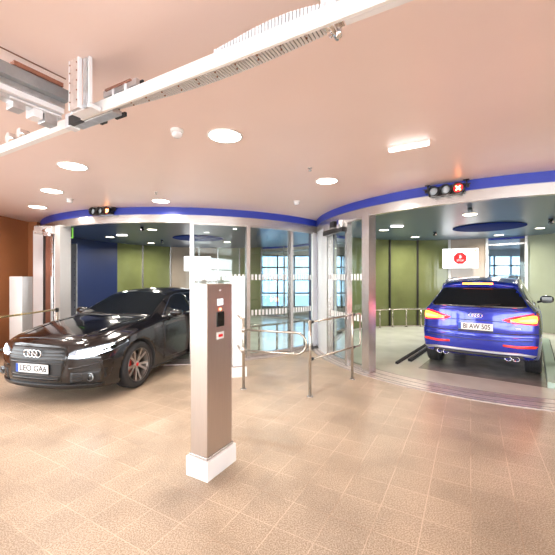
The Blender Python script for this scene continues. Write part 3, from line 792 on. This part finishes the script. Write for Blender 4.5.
def patch(tree, poly, axis, parent, name, mat, off=.004, th=.012, step=.05, mirror=True, both=False):
    """conforming panel: polygon in the plane across `axis`, laid onto the body"""
    dirs = {'front': (Vector((-1, 0, 0)), lambda u, v: Vector((3, u, v))), 'rear': (Vector((1, 0, 0)), lambda u, v: Vector((-9, u, v))),
            'side': (Vector((0, -1, 0)), lambda u, v: Vector((u, 3, v))), 'top': (Vector((0, 0, -1)), lambda u, v: Vector((u, v, 5)))}
    d, org = dirs[axis]
    bm = bmesh.new(); 
    try: bm.faces.new([bm.verts.new((u, v, 0)) for u, v in poly])
    except ValueError: pass
    us = [p[0] for p in poly]; vs = [p[1] for p in poly]
    for k, (lo, hi) in enumerate(((min(us), max(us)), (min(vs), max(vs)))):
        c = math.floor(lo/step)*step
        while c < hi:
            pl = (c, 0, 0) if k == 0 else (0, c, 0); no = (1, 0, 0) if k == 0 else (0, 1, 0)
            bmesh.ops.bisect_plane(bm, geom=bm.verts[:]+bm.edges[:]+bm.faces[:], plane_co=pl, plane_no=no, dist=1e-5); c += step
    bad = []
    for v in bm.verts:
        hit = tree.ray_cast(org(v.co.x, v.co.y), d)
        if hit[0] is None: bad.append(v); continue
        v.co = hit[0] - d*off
    if bad: bmesh.ops.delete(bm, geom=bad, context='VERTS')
    top = bm.faces[:]
    for f in top: f.smooth = True
    r = bmesh.ops.extrude_face_region(bm, geom=top)
    for g_ in r['geom']:
        if isinstance(g_, bmesh.types.BMVert): g_.co += d*th
    bmesh.ops.recalc_face_normals(bm, faces=bm.faces)
    if both:
        dup = bmesh.ops.duplicate(bm, geom=bm.verts[:]+bm.edges[:]+bm.faces[:])
        fl = []
        for g_ in dup['geom']:
            if isinstance(g_, bmesh.types.BMVert): g_.co.y = -g_.co.y
            if isinstance(g_, bmesh.types.BMFace): fl.append(g_)
        bmesh.ops.reverse_faces(bm, faces=fl)
    objs = []
    def out(b):
        me = bpy.data.meshes.new(name); b.to_mesh(me); me.materials.append(M[mat]); o = bpy.data.objects.new(name, me); C.objects.link(o); o.parent = parent; objs.append(o)
    out(bm)
    if mirror and not both:
        b2 = bm.copy(); b2.transform(Matrix.Diagonal((1, -1, 1, 1))); bmesh.ops.reverse_faces(b2, faces=b2.faces); out(b2); b2.free()
    bm.free(); return objs
def sym(pts): return pts + [(-y, z) for y, z in reversed(pts)]
def line_strip(tree, pts, axis, parent, name, mat, w=.008, **k):
    """thin seam along a polyline"""
    L_, Rr = [], []
    for i, p in enumerate(pts):
        a = Vector(pts[max(i-1, 0)]); b = Vector(pts[min(i+1, len(pts)-1)]); d = (b-a).normalized(); n = Vector((-d.y, d.x))*w/2
        L_.append(tuple(Vector(p)+n)); Rr.append(tuple(Vector(p)-n))
    return patch(tree, L_+list(reversed(Rr)), axis, parent, name, mat, **k)
def wheel(parent, x, y, r, side, rim, wdt=.235):
    t = empty('wheel', (x, y, r), 0, parent)
    mm = Matrix.Rotation(-side*PI/2, 4, 'X')    # local z -> outward
    h_ = wdt/2
    m = MB(); m.lathe([(r*.70, -h_+.01), (r*.78, -h_), (r*.95, -h_+.005), (r*.99, -h_+.03), (r, -h_*.3), (r, h_*.3), (r*.99, h_-.03), (r*.95, h_-.005), (r*.78, h_), (r*.70, h_-.012), (r*.68, h_*.5), (r*.68, -h_*.6), (r*.70, -h_+.01)], 56, mm, False)
    ty = local(m, 'tyre', 'tyre', t)
    m = MB()
    for k in (-.06, -.02, .02, .06):
        m.lathe([(r*1.001, k-.004), (r*.992+.004, k), (r*1.001, k+.004)], 48, mm, False)
    local(m, 'tread_groove', 'rubber', ty)
    m = MB(); m.lathe([(r*.70, h_-.008), (r*.715, h_-.004), (r*.70, h_-.02), (r*.66, h_-.05), (r*.63, -h_*.7), (r*.60, -h_*.7), (r*.635, h_-.05)], 48, mm, False); local(m, 'rim_barrel', rim, t)
    m = MB(); m.lathe([(r*.50, -.03), (r*.50, -.015), (r*.18, -.012)], 36, mm); local(m, 'brake_disc', 'brake_disc', t)
    m = MB(); m.lathe([(r*.16, .0), (r*.16, h_-.05), (r*.12, h_-.04), (.0001, h_-.038)], 24, mm)
    for k in range(5):
        for s in (-1, 1):
            a = 2*PI*k/5+PI/2; b = a+s*R(14); c = a+s*R(5)
            p0 = Vector((r*.13*math.cos(c), r*.13*math.sin(c), h_-.055)); p1 = Vector((r*.69*math.cos(b), r*.69*math.sin(b), h_-.022))
            dd = (p1-p0); tt = dd.normalized(); nn = Vector((-tt.y, tt.x, 0)).normalized()
            rings = []
            for q, ww in ((p0, .020), ((p0+p1)/2, .016), (p1, .021)):
                rings.append([mm @ (q+nn*ww), mm @ (q-nn*ww), mm @ (q-nn*ww*.6-Vector((0, 0, .04))), mm @ (q+nn*ww*.6-Vector((0, 0, .04)))])
            m.loft(rings, True, True, False)
    sp = local(m, 'spokes', rim, t)
    m = MB(); m.lathe([(.028, 0), (.026, .006), (.0001, .008)], 16, mm @ Matrix.Translation((0, 0, h_-.04))); local(m, 'hub_cap', 'red_mark' if rim == 'dark_rim' else 'chrome', t)
    m = MB(); m.box((r*.34, 0, 0), (.10, .22, .06), 0, .01); m.bm.transform(mm @ Matrix.Translation((0, 0, .0))); local(m, 'brake_caliper', 'red_caliper', t)
    return t
def rings_emblem(parent, base, w, name='ring_emblem', mat='chrome'):
    """four interlocking rings, in local xy of `base`"""
    r = w/ (2+3*1.35) ; m = MB()
    for i in range(4):
        cx = (-1.5+i)*1.35*r
        pts = [base @ Vector((cx+r*math.cos(2*PI*k/24), r*math.sin(2*PI*k/24), .001*(i % 2))) for k in range(24)]
        m.tube(pts, r*.15, 8, True)
    return local(m, name, mat, parent)
def number_plate(parent, base, txt, sx=1.02):
    pt = MB(); mm = base
    pt.box((0, 0, 0), (.52, .112, .008), mat=mm); p = local(pt, 'number_plate', 'plate_white', parent)
    q = MB(); q.box((-.24, 0, .005), (.040, .108, .003), mat=mm); local(q, 'country_band', 'plate_blue', p)
    text_mesh('plate_text', txt, .108, 'ink', p, mm @ Matrix.Translation((.018, -.002, .005)), .001, .0014, sx)
    q = MB(); q.box((0, -.066, .0), (.53, .02, .01), mat=mm); local(q, 'plate_holder', 'black_plastic', p)
    return p
FRONT = Matrix(((0, 0, 1, 0), (1, 0, 0, 0), (0, 1, 0, 0), (0, 0, 0, 1)))       # local x->+y, y->+z, z->+x
REAR = Matrix(((0, 0, -1, 0), (-1, 0, 0, 0), (0, 1, 0, 0), (0, 0, 0, 1)))      # local x->-y, y->z, z->-x

def black_saloon(loc, rz):
    t = thing('saloon_car', 'glossy black saloon car with lit headlights driving out of the left lobby', 'car', loc, rz)
    #      x     zb   w    zm   wb   zbelt we   ze    zt
    S = [(0.0, .20, .840, .50, .80, .68, .66, .755, .780), (-.07, .175, .875, .50, .84, .705, .70, .785, .815), (-.22, .16, .900, .50, .865, .745, .72, .825, .860),
         (-.55, .15, .925, .52, .895, .80, .735, .885, .920), (-.95, .15, .935, .55, .905, .85, .75, .930, .965), (-1.38, .15, .937, .58, .905, .905, .765, .975, 1.005),
         (-1.62, .15, .937, .60, .905, .93, .72, 1.055, 1.105), (-1.95, .15, .937, .60, .905, .945, .655, 1.215, 1.275), (-2.25, .15, .937, .60, .905, .955, .605, 1.325, 1.395), (-2.6, .15, .937, .60, .905, .965, .585, 1.375, 1.445),
         (-3.1, .15, .937, .60, .905, .975, .585, 1.375, 1.450), (-3.55, .15, .937, .60, .90, .985, .59, 1.315, 1.395), (-3.95, .15, .93, .60, .89, .99, .61, 1.205, 1.285),
         (-4.30, .16, .92, .58, .875, .985, .66, 1.08, 1.12), (-4.65, .19, .90, .56, .85, .965, .68, 1.02, 1.05), (-4.93, .28, .85, .56, .79, .91, .64, .96, .985)]
    ff = lambda y, z: .34*(y/.92)**2.8 + max(0, z-.60)*.30 + max(0, .34-z)*.25
    fr = lambda y, z: .22*(y/.92)**3 + max(0, z-.7)*.15
    body, tr = car_body(S, ff, fr, 1.0, .9, 4.93, (-.92, -3.83), .345, 'black_paint'); body.parent = t
    P = lambda poly, ax, n, mt, **k: patch(tr, poly, ax, t, n, mt, **k)
    # grille
    gp = P([(-.40, .295), (.40, .295), (.475, .60), (.455, .735), (.42, .755), (-.42, .755), (-.455, .735), (-.475, .60)], 'front', 'grille_frame', 'black_gloss', off=.006, mirror=False)[0]
    g_ = P([(-.385, .31), (.385, .31), (.458, .60), (.44, .728), (.41, .742), (-.41, .742), (-.44, .728), (-.458, .60)], 'front', 'grille', 'black_plastic', off=.010, th=.02, mirror=False)[0]
    z = .335
    while z < .735:
        hw = .385+.073*(z-.31)/.29-.012 if z < .6 else .445-.02*(z-.6)/.12
        if not (.40 < z < .53):
            patch(tr, [(-hw, z), (hw, z), (hw, z+.010), (-hw, z+.010)], 'front', g_, 'grille_slat', 'black_gloss', off=.020, th=.012, mirror=False)
        z += .041
    hx = tr.ray_cast(Vector((3, 0, .47)), Vector((-1, 0, 0)))[0].x
    number_plate(t, Matrix.Translation((hx+.022, 0, .468)) @ FRONT, 'LEO GA6')
    hx = tr.ray_cast(Vector((3, 0, .655)), Vector((-1, 0, 0)))[0].x
    rings_emblem(t, Matrix.Translation((hx+.034, 0, .66)) @ FRONT, .275)
    # hood, seams
    P([(-.17, -.44), (-.17, .44), (-.22, .62), (-.42, .72), (-1.36, .74), (-1.46, .60), (-1.50, 0), (-1.46, -.60), (-1.36, -.74), (-.42, -.72), (-.22, -.62)], 'top', 'bonnet', 'black_paint', off=.005, mirror=False)
    for s in (1,):
        line_strip(tr, [(-.30, .50), (-.8, .56), (-1.35, .60)], 'top', t, 'bonnet_crease', 'black_paint', .03, off=.011)
    # windscreen
    ws = P([(-1.47, -.71), (-1.44, 0), (-1.47, .71), (-1.62, .705), (-1.95, .645), (-2.19, .585), (-2.235, 0), (-2.19, -.585), (-1.95, -.645), (-1.62, -.705)], 'top', 'windscreen', 'car_glass', off=.004, mirror=False)[0]
    patch(tr, [(-1.40, -.70), (-1.40, .70), (-1.455, .70), (-1.43, 0), (-1.455, -.70)], 'top', ws, 'wiper_cowl', 'black_plastic', off=.008, mirror=False)
    # headlights
    HL = [(.49, .600), (.60, .590), (.76, .610), (.87, .665), (.905, .735), (.895, .765), (.80, .752), (.66, .725), (.55, .700), (.49, .665)]
    for hl in P(HL, 'front', 'headlight', 'headlamp_lens', off=.006):
        s = 1 if hl.data.vertices[0].co.y > 0 else -1
        for nm, pl, mt, of in (('daytime_light', [(.50, .615), (.60, .603), (.76, .622), (.865, .672), (.85, .685), (.75, .645), (.60, .63), (.52, .64)], 'headlamp_glow', .011),
                               ('main_beam', [(.58, .650), (.66, .650), (.80, .69), (.86, .735), (.80, .735), (.66, .705), (.58, .690)], 'headlamp_glow', .010)):
            pp = [(s*a, b) for a, b in pl]
            patch(tr, pp, 'front', hl, nm, mt, off=of, mirror=False)
    # lower intakes
    for it in P([(.50, .275), (.78, .285), (.87, .34), (.885, .43), (.86, .455), (.62, .425), (.52, .42)], 'front', 'side_intake', 'black_plastic', off=.005):
        s = 1 if it.data.vertices[0].co.y > 0 else -1
        hit = tr.ray_cast(Vector((3, s*.73, .355)), Vector((-1, 0, 0)))[0]
        m = MB(); m.lathe([(.030, 0), (.052, .0), (.055, .016), (.046, .02)], 24, Matrix.Translation((hit.x+.006, s*.73, .355)) @ FRONT, False); local(m, 'fog_lamp_ring', 'duct_grey', it)
        m = MB(); m.lathe([(.045, .004), (.03, .014), (.0001, .018)], 24, Matrix.Translation((hit.x+.006, s*.73, .355)) @ FRONT); local(m, 'fog_lamp', 'black_gloss', it)
        for zz in (.31, .35, .39):
            patch(tr, [(s*.53, zz), (s*.65, zz), (s*.65, zz+.008), (s*.53, zz+.008)], 'front', it, 'intake_slat', 'black_gloss', off=.012, mirror=False)
    P([(-.80, .215), (.80, .215), (.84, .255), (.42, .262), (-.42, .262), (-.84, .255)], 'front', 'front_lip', 'black_plastic', off=.022, th=.03, mirror=False)
    line_strip(tr, [(.50, .47), (.70, .50), (.88, .56)], 'front', t, 'bumper_crease', 'black_paint', .02, off=.008)
    # doors and side glass (side seen: +y)
    P([(-1.55, .28), (-2.72, .24), (-2.72, .955), (-1.55, .915)], 'side', 'front_door', 'black_paint', off=.002, th=.006)
    P([(-2.735, .24), (-3.50, .30), (-3.75, .60), (-3.80, .965), (-2.735, .955)], 'side', 'rear_door', 'black_paint', off=.002, th=.006)
    P([(-1.66, .975), (-1.95, 1.135), (-2.25, 1.30), (-2.45, 1.345), (-3.20, 1.355), (-3.60, 1.28), (-3.95, 1.11), (-4.02, 1.03), (-3.90, .995), (-2.5, .975)], 'side', 'window_trim', 'chrome', off=.003, th=.01)
    P([(-1.72, .990), (-1.96, 1.125), (-2.25, 1.285), (-2.46, 1.328), (-2.70, 1.335), (-2.70, .990)], 'side', 'front_side_window', 'car_glass', off=.007)
    P([(-2.74, .990), (-2.74, 1.335), (-3.18, 1.335), (-3.55, 1.275), (-3.88, 1.115), (-3.95, 1.04), (-3.86, 1.012), (-3.4, 1.0)], 'side', 'rear_side_window', 'car_glass', off=.007)
    P([(-1.25, .155), (-3.45, .155), (-3.45, .21), (-1.25, .21)], 'side', 'side_skirt', 'black_plastic', off=.012, th=.03)
    for x in (-2.50, -3.45):
        for s in (-1, 1):
            y = tr.ray_cast(Vector((x, s*3, .84)), Vector((0, -s, 0)))[0].y
            m = MB(); m.tube([(x-.10, y+s*.008, .84), (x-.08, y+s*.03, .845), (x+.08, y+s*.03, .845), (x+.10, y+s*.008, .84)], .011, 8); local(m, 'door_handle', 'black_paint', t)
    for s in (-1, 1):
        mi = empty('door_mirror', (-1.84, s*.93, .99), 0, t)
        m = MB(); 
        pr = [(.0001, -.11), (.04, -.105), (.066, -.07), (.075, 0), (.068, .07), (.04, .11), (.0001, .12)]
        m.lathe(pr, 20, Matrix.Translation((0, s*.06, .045)) @ Matrix.Rotation(PI/2, 4, 'X') @ Matrix.Diagonal((.95, .85, 1, 1))); local(m, 'mirror_housing', 'black_paint', mi)
        m = MB(); m.tube([(.0, -s*.09, -.03), (0, s*.03, .0)], .02, 8); local(m, 'mirror_arm', 'black_plastic', mi)
        m = MB(); m.box((-.068, s*.06, .045), (.004, .17, .09), 0, .001); local(m, 'mirror_glass', 'car_glass', mi)
    # rear, never large in the picture
    P([(.50, .76), (.80, .78), (.80, .88), (.50, .86)], 'rear', 'tail_light', 'red_reflector')
    for x in (-.92, -3.83):
        for s in (1, -1): wheel(t, x, s*.805, .345, s, 'dark_rim')
    return t

def suv(loc, rz, label, paint, main=True, group=None, scale=1.):
    t = thing('estate_suv', label, 'car', loc, rz, group)
    S = [(0.0, .26, .82, .58, .79, .80, .64, .885, .915), (-.08, .24, .86, .58, .83, .84, .69, .93, .965), (-.28, .22, .90, .60, .87, .90, .73, .985, 1.02), (-.65, .21, .925, .62, .90, .955, .75, 1.03, 1.065),
         (-1.05, .21, .935, .66, .905, .995, .765, 1.065, 1.10), (-1.42, .21, .938, .68, .905, 1.03, .78, 1.10, 1.135), (-1.68, .21, .938, .70, .90, 1.045, .71, 1.24, 1.29), (-1.98, .21, .938, .70, .90, 1.055, .66, 1.41, 1.465),
         (-2.3, .21, .938, .70, .90, 1.06, .625, 1.505, 1.57), (-2.8, .21, .938, .70, .90, 1.065, .62, 1.54, 1.615), (-3.4, .21, .938, .70, .90, 1.075, .615, 1.545, 1.62), (-3.85, .21, .936, .70, .895, 1.085, .61, 1.525, 1.60),
         (-4.2, .24, .93, .70, .885, 1.09, .60, 1.50, 1.575), (-4.45, .28, .915, .70, .868, 1.085, .585, 1.475, 1.55), (-4.63, .33, .88, .70, .84, 1.075, .565, 1.445, 1.52)]
    ff = lambda y, z: .30*(y/.92)**2.8 + max(0, z-.70)*.3
    def zr(z):
        a = 0
        if z < .50: a += (.50-z)*.25
        if z > .70: a += min(z-.70, .05)*.5
        if z > .75: a += (min(z, 1.10)-.75)*.12
        if z > 1.10: a += (z-1.10)*.78
        return a
    fr = lambda y, z: .20*(y/.92)**3.2 + zr(z)
    body, tr = car_body(S, ff, fr, 1.0, 1.15, 4.63, (-.94, -3.75), .365, paint); body.parent = t
    P = lambda poly, ax, n, mt, **k: patch(tr, poly, ax, t, n, mt, **k)
    # side glass, doors
    P([(-1.78, 1.085), (-2.10, 1.28), (-2.38, 1.46), (-2.8, 1.495), (-3.6, 1.49), (-4.02, 1.42), (-4.28, 1.25), (-4.20, 1.13), (-3.6, 1.10)], 'side', 'window_trim', 'chrome', off=.003)
    P([(-1.85, 1.10), (-2.12, 1.27), (-2.40, 1.44), (-2.72, 1.475), (-2.72, 1.10)], 'side', 'front_side_window', 'car_glass', off=.007)
    P([(-2.78, 1.10), (-2.78, 1.475), (-3.55, 1.47), (-3.55, 1.115)], 'side', 'rear_side_window', 'car_glass', off=.007)
    P([(-3.62, 1.12), (-3.62, 1.47), (-3.98, 1.40), (-4.22, 1.25), (-4.16, 1.145)], 'side', 'quarter_window', 'car_glass', off=.007)
    P([(-1.6, .32), (-2.73, .32), (-2.73, 1.05), (-1.6, 1.02)], 'side', 'front_door', paint, off=.004)
    P([(-2.76, .32), (-3.35, .36), (-3.62, .7), (-3.66, 1.06), (-2.76, 1.05)], 'side', 'rear_door', paint, off=.004)
    P([(-1.50, -.70), (-1.47, 0), (-1.50, .70), (-1.68, .69), (-1.98, .64), (-2.22, .60), (-2.27, 0), (-2.22, -.60), (-1.98, -.64), (-1.68, -.69)], 'top', 'windscreen', 'car_glass', off=.004, mirror=False)
    for x in (-.94, -3.75):
        for s in (1, -1): wheel(t, x, s*.80, .365, s, 'dark_rim' if main else 'brake_disc', .25)
    P([(-.35, .36), (.35, .36), (.42, .72), (.38, .84), (-.38, .84), (-.42, .72)], 'front', 'grille', 'black_plastic', off=.006, mirror=False)
    P([(.50, .74), (.84, .80), (.84, .88), (.50, .84)], 'front', 'headlight', 'headlamp_lens', off=.006)
    for s in (-1, 1):
        mi = empty('door_mirror', (-1.93, s*.94, 1.10), 0, t)
        m = MB(); pr = [(.0001, -.12), (.05, -.112), (.078, -.07), (.085, 0), (.078, .07), (.05, .115), (.0001, .125)]
        m.lathe(pr, 20, Matrix.Translation((0, s*.10, .055)) @ Matrix.Rotation(PI/2, 4, 'X') @ Matrix.Diagonal((.9, .95, 1, 1))); local(m, 'mirror_housing', 'black_gloss' if main else paint, mi)
        m = MB(); m.tube([(.0, -s*.07, -.01), (0, s*.05, .03)], .024, 8); local(m, 'mirror_arm', 'black_plastic', mi)
        m = MB(); m.box((-.078, s*.10, .055), (.006, .18, .11), 0, .001); local(m, 'mirror_glass', 'car_glass', mi)
        # roof rail
        pts = []
        for i in range(13):
            x = -2.25-1.75*i/12; h_ = tr.ray_cast(Vector((x, s*.585, 5)), Vector((0, 0, -1)))[0]
            pts.append((x, s*.585, h_.z+(.03 if 0 < i < 12 else .0)))
        m = MB(); m.tube(pts, .013, 8); local(m, 'roof_rail', 'skirt_silver', t)
    if not main: return t
    rw = P([(-.66, 1.115), (.66, 1.115), (.73, 1.14), (.70, 1.21), (.61, 1.385), (.53, 1.43), (0, 1.445), (-.53, 1.43), (-.61, 1.385), (-.70, 1.21), (-.73, 1.14)], 'rear', 'rear_window', 'car_glass', off=.006, mirror=False)[0]
    hit = tr.ray_cast(Vector((-9, 0, 1.16)), Vector((1, 0, 0)))[0]
    m = MB(); m.tube([(hit.x-.02, .0, 1.135), (hit.x-.012, -.18, 1.16), (hit.x+.0, -.36, 1.175)], .007, 8); m.cyl((hit.x+.01, 0, 1.13), (hit.x-.03, 0, 1.13), .02, 12); local(m, 'rear_wiper', 'black_plastic', rw)
    # spoiler with brake light
    hs = tr.ray_cast(Vector((-9, 0, 1.47)), Vector((1, 0, 0)))[0].x
    m = MB(); rings = []
    for i in range(15):
        y = -.60+1.2*i/14; q = 1-(abs(y)/.60)**4*.5; zc = 1.545-.055*(abs(y)/.6)**2.2; xo = hs+.05+.06*(abs(y)/.6)**3
        rings.append([(xo+.22, y, zc+.018), (xo+.05, y, zc+.012), (xo-.10*q, y, zc-.035), (xo-.105*q, y, zc-.060), (xo-.04, y, zc-.085), (xo+.16, y, zc-.06)])
    m.loft(rings); sp = local(m, 'roof_spoiler', paint, t)
    m = MB(); rings = []
    for i in range(9):
        y = -.235+.47*i/8; xo = hs+.05-.104-.006
        rings.append([(xo+.02, y, 1.513), (xo, y, 1.508), (xo, y, 1.488), (xo+.02, y, 1.484)])
    m.loft(rings); local(m, 'brake_light', 'brake_glow', sp)
    # tail lights
    TL = [(.385, .935), (.47, .965), (.62, 1.005), (.80, 1.045), (.875, 1.04), (.885, .96), (.875, .872), (.80, .865), (.62, .880), (.46, .905)]
    for tl in P(TL, 'rear', 'tail_light', 'tail_red', off=.006):
        s = 1 if tl.data.vertices[0].co.y > 0 else -1
        patch(tr, [(s*a, b) for a, b in [(.50, .93), (.63, .975), (.80, 1.015), (.855, 1.01), (.865, .96), (.855, .90), (.80, .892), (.62, .905)]], 'rear', tl, 'light_band', 'tail_glow', off=.010, mirror=False)
        patch(tr, [(s*a, b) for a, b in [(.60, .935), (.80, .965), (.85, .965), (.85, .925), (.80, .915), (.64, .920)]], 'rear', tl, 'light_core', 'tail_core', off=.014, mirror=False)
        patch(tr, [(s*a, b) for a, b in [(.44, .925), (.49, .945), (.49, .925)]], 'rear', tl, 'inner_marker', 'tail_red', off=.010, mirror=False)
    # tailgate seams and plate
    line_strip(tr, [(-.70, 1.085), (0, 1.095), (.70, 1.085)], 'rear', t, 'tailgate_edge', paint, .025, off=.015, mirror=False)
    line_strip(tr, [(-.56, .885), (-.35, .905), (0, .91), (.35, .905), (.56, .885)], 'rear', t, 'tailgate_seam', 'black_plastic', .010, off=.005, mirror=False)
    line_strip(tr, [(-.88, .735), (-.5, .720), (0, .715), (.5, .720), (.88, .735)], 'rear', t, 'tailgate_seam', 'black_plastic', .012, off=.005, mirror=False)
    line_strip(tr, [(-.80, .625), (-.4, .605), (0, .60), (.4, .605), (.80, .625)], 'rear', t, 'bumper_crease', 'black_plastic', .010, off=.005, mirror=False)
    line_strip(tr, [(-.82, .665), (0, .645), (.82, .665)], 'rear', t, 'bumper_edge', paint, .03, off=.018, mirror=False)
    hx = tr.ray_cast(Vector((-9, 0, .83)), Vector((1, 0, 0)))[0].x
    number_plate(t, Matrix.Translation((hx-.014, 0, .805)) @ REAR, 'BI AW 505', .84)
    hx = tr.ray_cast(Vector((-9, 0, .985)), Vector((1, 0, 0)))[0].x
    rings_emblem(t, Matrix.Translation((hx-.010, 0, .985)) @ REAR, .20)
    m = MB(); hy = tr.ray_cast(Vector((-9, -.60, .80)), Vector((1, 0, 0)))[0].x
    m.box((hy-.004, -.60, .81), (.006, .08, .02)); m.box((hy-.004, -.545, .81), (.006, .015, .035)); local(m, 'model_badge', 'chrome', t)
    P([(.40, .525), (.60, .505), (.84, .515), (.87, .55), (.80, .555), (.60, .545), (.40, .555)], 'rear', 'bumper_reflector', 'red_reflector', off=.008)
    P([(-.80, .365), (-.62, .395), (.62, .395), (.80, .365), (.86, .40), (.62, .435), (-.62, .435), (-.86, .40)], 'rear', 'diffuser_strip', 'skirt_silver', off=.014, mirror=False)
    P([(-.70, .338), (.70, .338), (.66, .388), (-.66, .388)], 'rear', 'rear_diffuser', 'black_plastic', off=.006, mirror=False)
    for s in (-1, 1):
        for yy in (.47, .58):
            hx = -4.60+.20*(yy/.92)**3.2
            m = MB(); mm = Matrix.Translation((hx+.12, s*yy, .335)) @ REAR @ Matrix.Diagonal((1.15, .85, 1, 1))
            m.lathe([(.040, 0), (.040, .11), (.045, .118), (.040, .12), (.035, .115), (.034, .02)], 24, mm); e_ = local(m, 'exhaust_pipe', 'chrome', t)
            m = MB(); m.lathe([(.034, .07), (.0001, .07)], 20, mm); local(m, 'pipe_bore', 'ink', e_)
    return t

hd = Vector((-.242, -.970))
black = black_saloon((-3.19+hd.x*0, 4.46, 0), math.atan2(hd.y, hd.x))
blue = suv((3.28+4.44*.60, 5.66+4.44*.80, .0146), math.atan2(.80, .60), 'glossy blue estate car with glowing tail lights parked in the right lobby', 'blue_car_paint')
blue.scale = (.96, .96, 1.02)
pale = suv((7.75, 14.1, .0), R(190), 'pale silver car standing beyond the far glass of the right lobby', 'silver_paint', False)
pale.scale = (1.02, 1.02, 1.12)

# the cars' own lamps light what is around them
def lamp(parent, loc, e, col, size):
    l = bpy.data.lights.new('lamp', 'POINT'); l.energy = e; l.color = col; l.shadow_soft_size = size
    o = bpy.data.objects.new('lamp', l); C.objects.link(o); o.location = loc; o.parent = parent; return o
for sd in (-1, 1): lamp(blue, (-4.80, sd*.70, .95), 2.6, (1, .05, .03), .06)

# ------------------------------------------------------------------ light
w = bpy.data.worlds.new('daylight'); bpy.context.scene.world = w; w.use_nodes = True
nt = w.node_tree; bg = nt.nodes['Background']
bg.inputs['Color'].default_value = (.93, .97, 1, 1); bg.inputs['Strength'].default_value = 5.6

s = bpy.context.scene
s.view_settings.view_transform = 'Standard'; s.view_settings.look = 'None'; s.view_settings.gamma = 1; s.view_settings.exposure = .95
s.view_settings.use_curve_mapping = False
s.cycles.use_denoising = True
s.cycles.max_bounces = 8; s.cycles.diffuse_bounces = 5; s.cycles.glossy_bounces = 4; s.cycles.transparent_max_bounces = 12
s.cycles.sample_clamp_indirect = 8
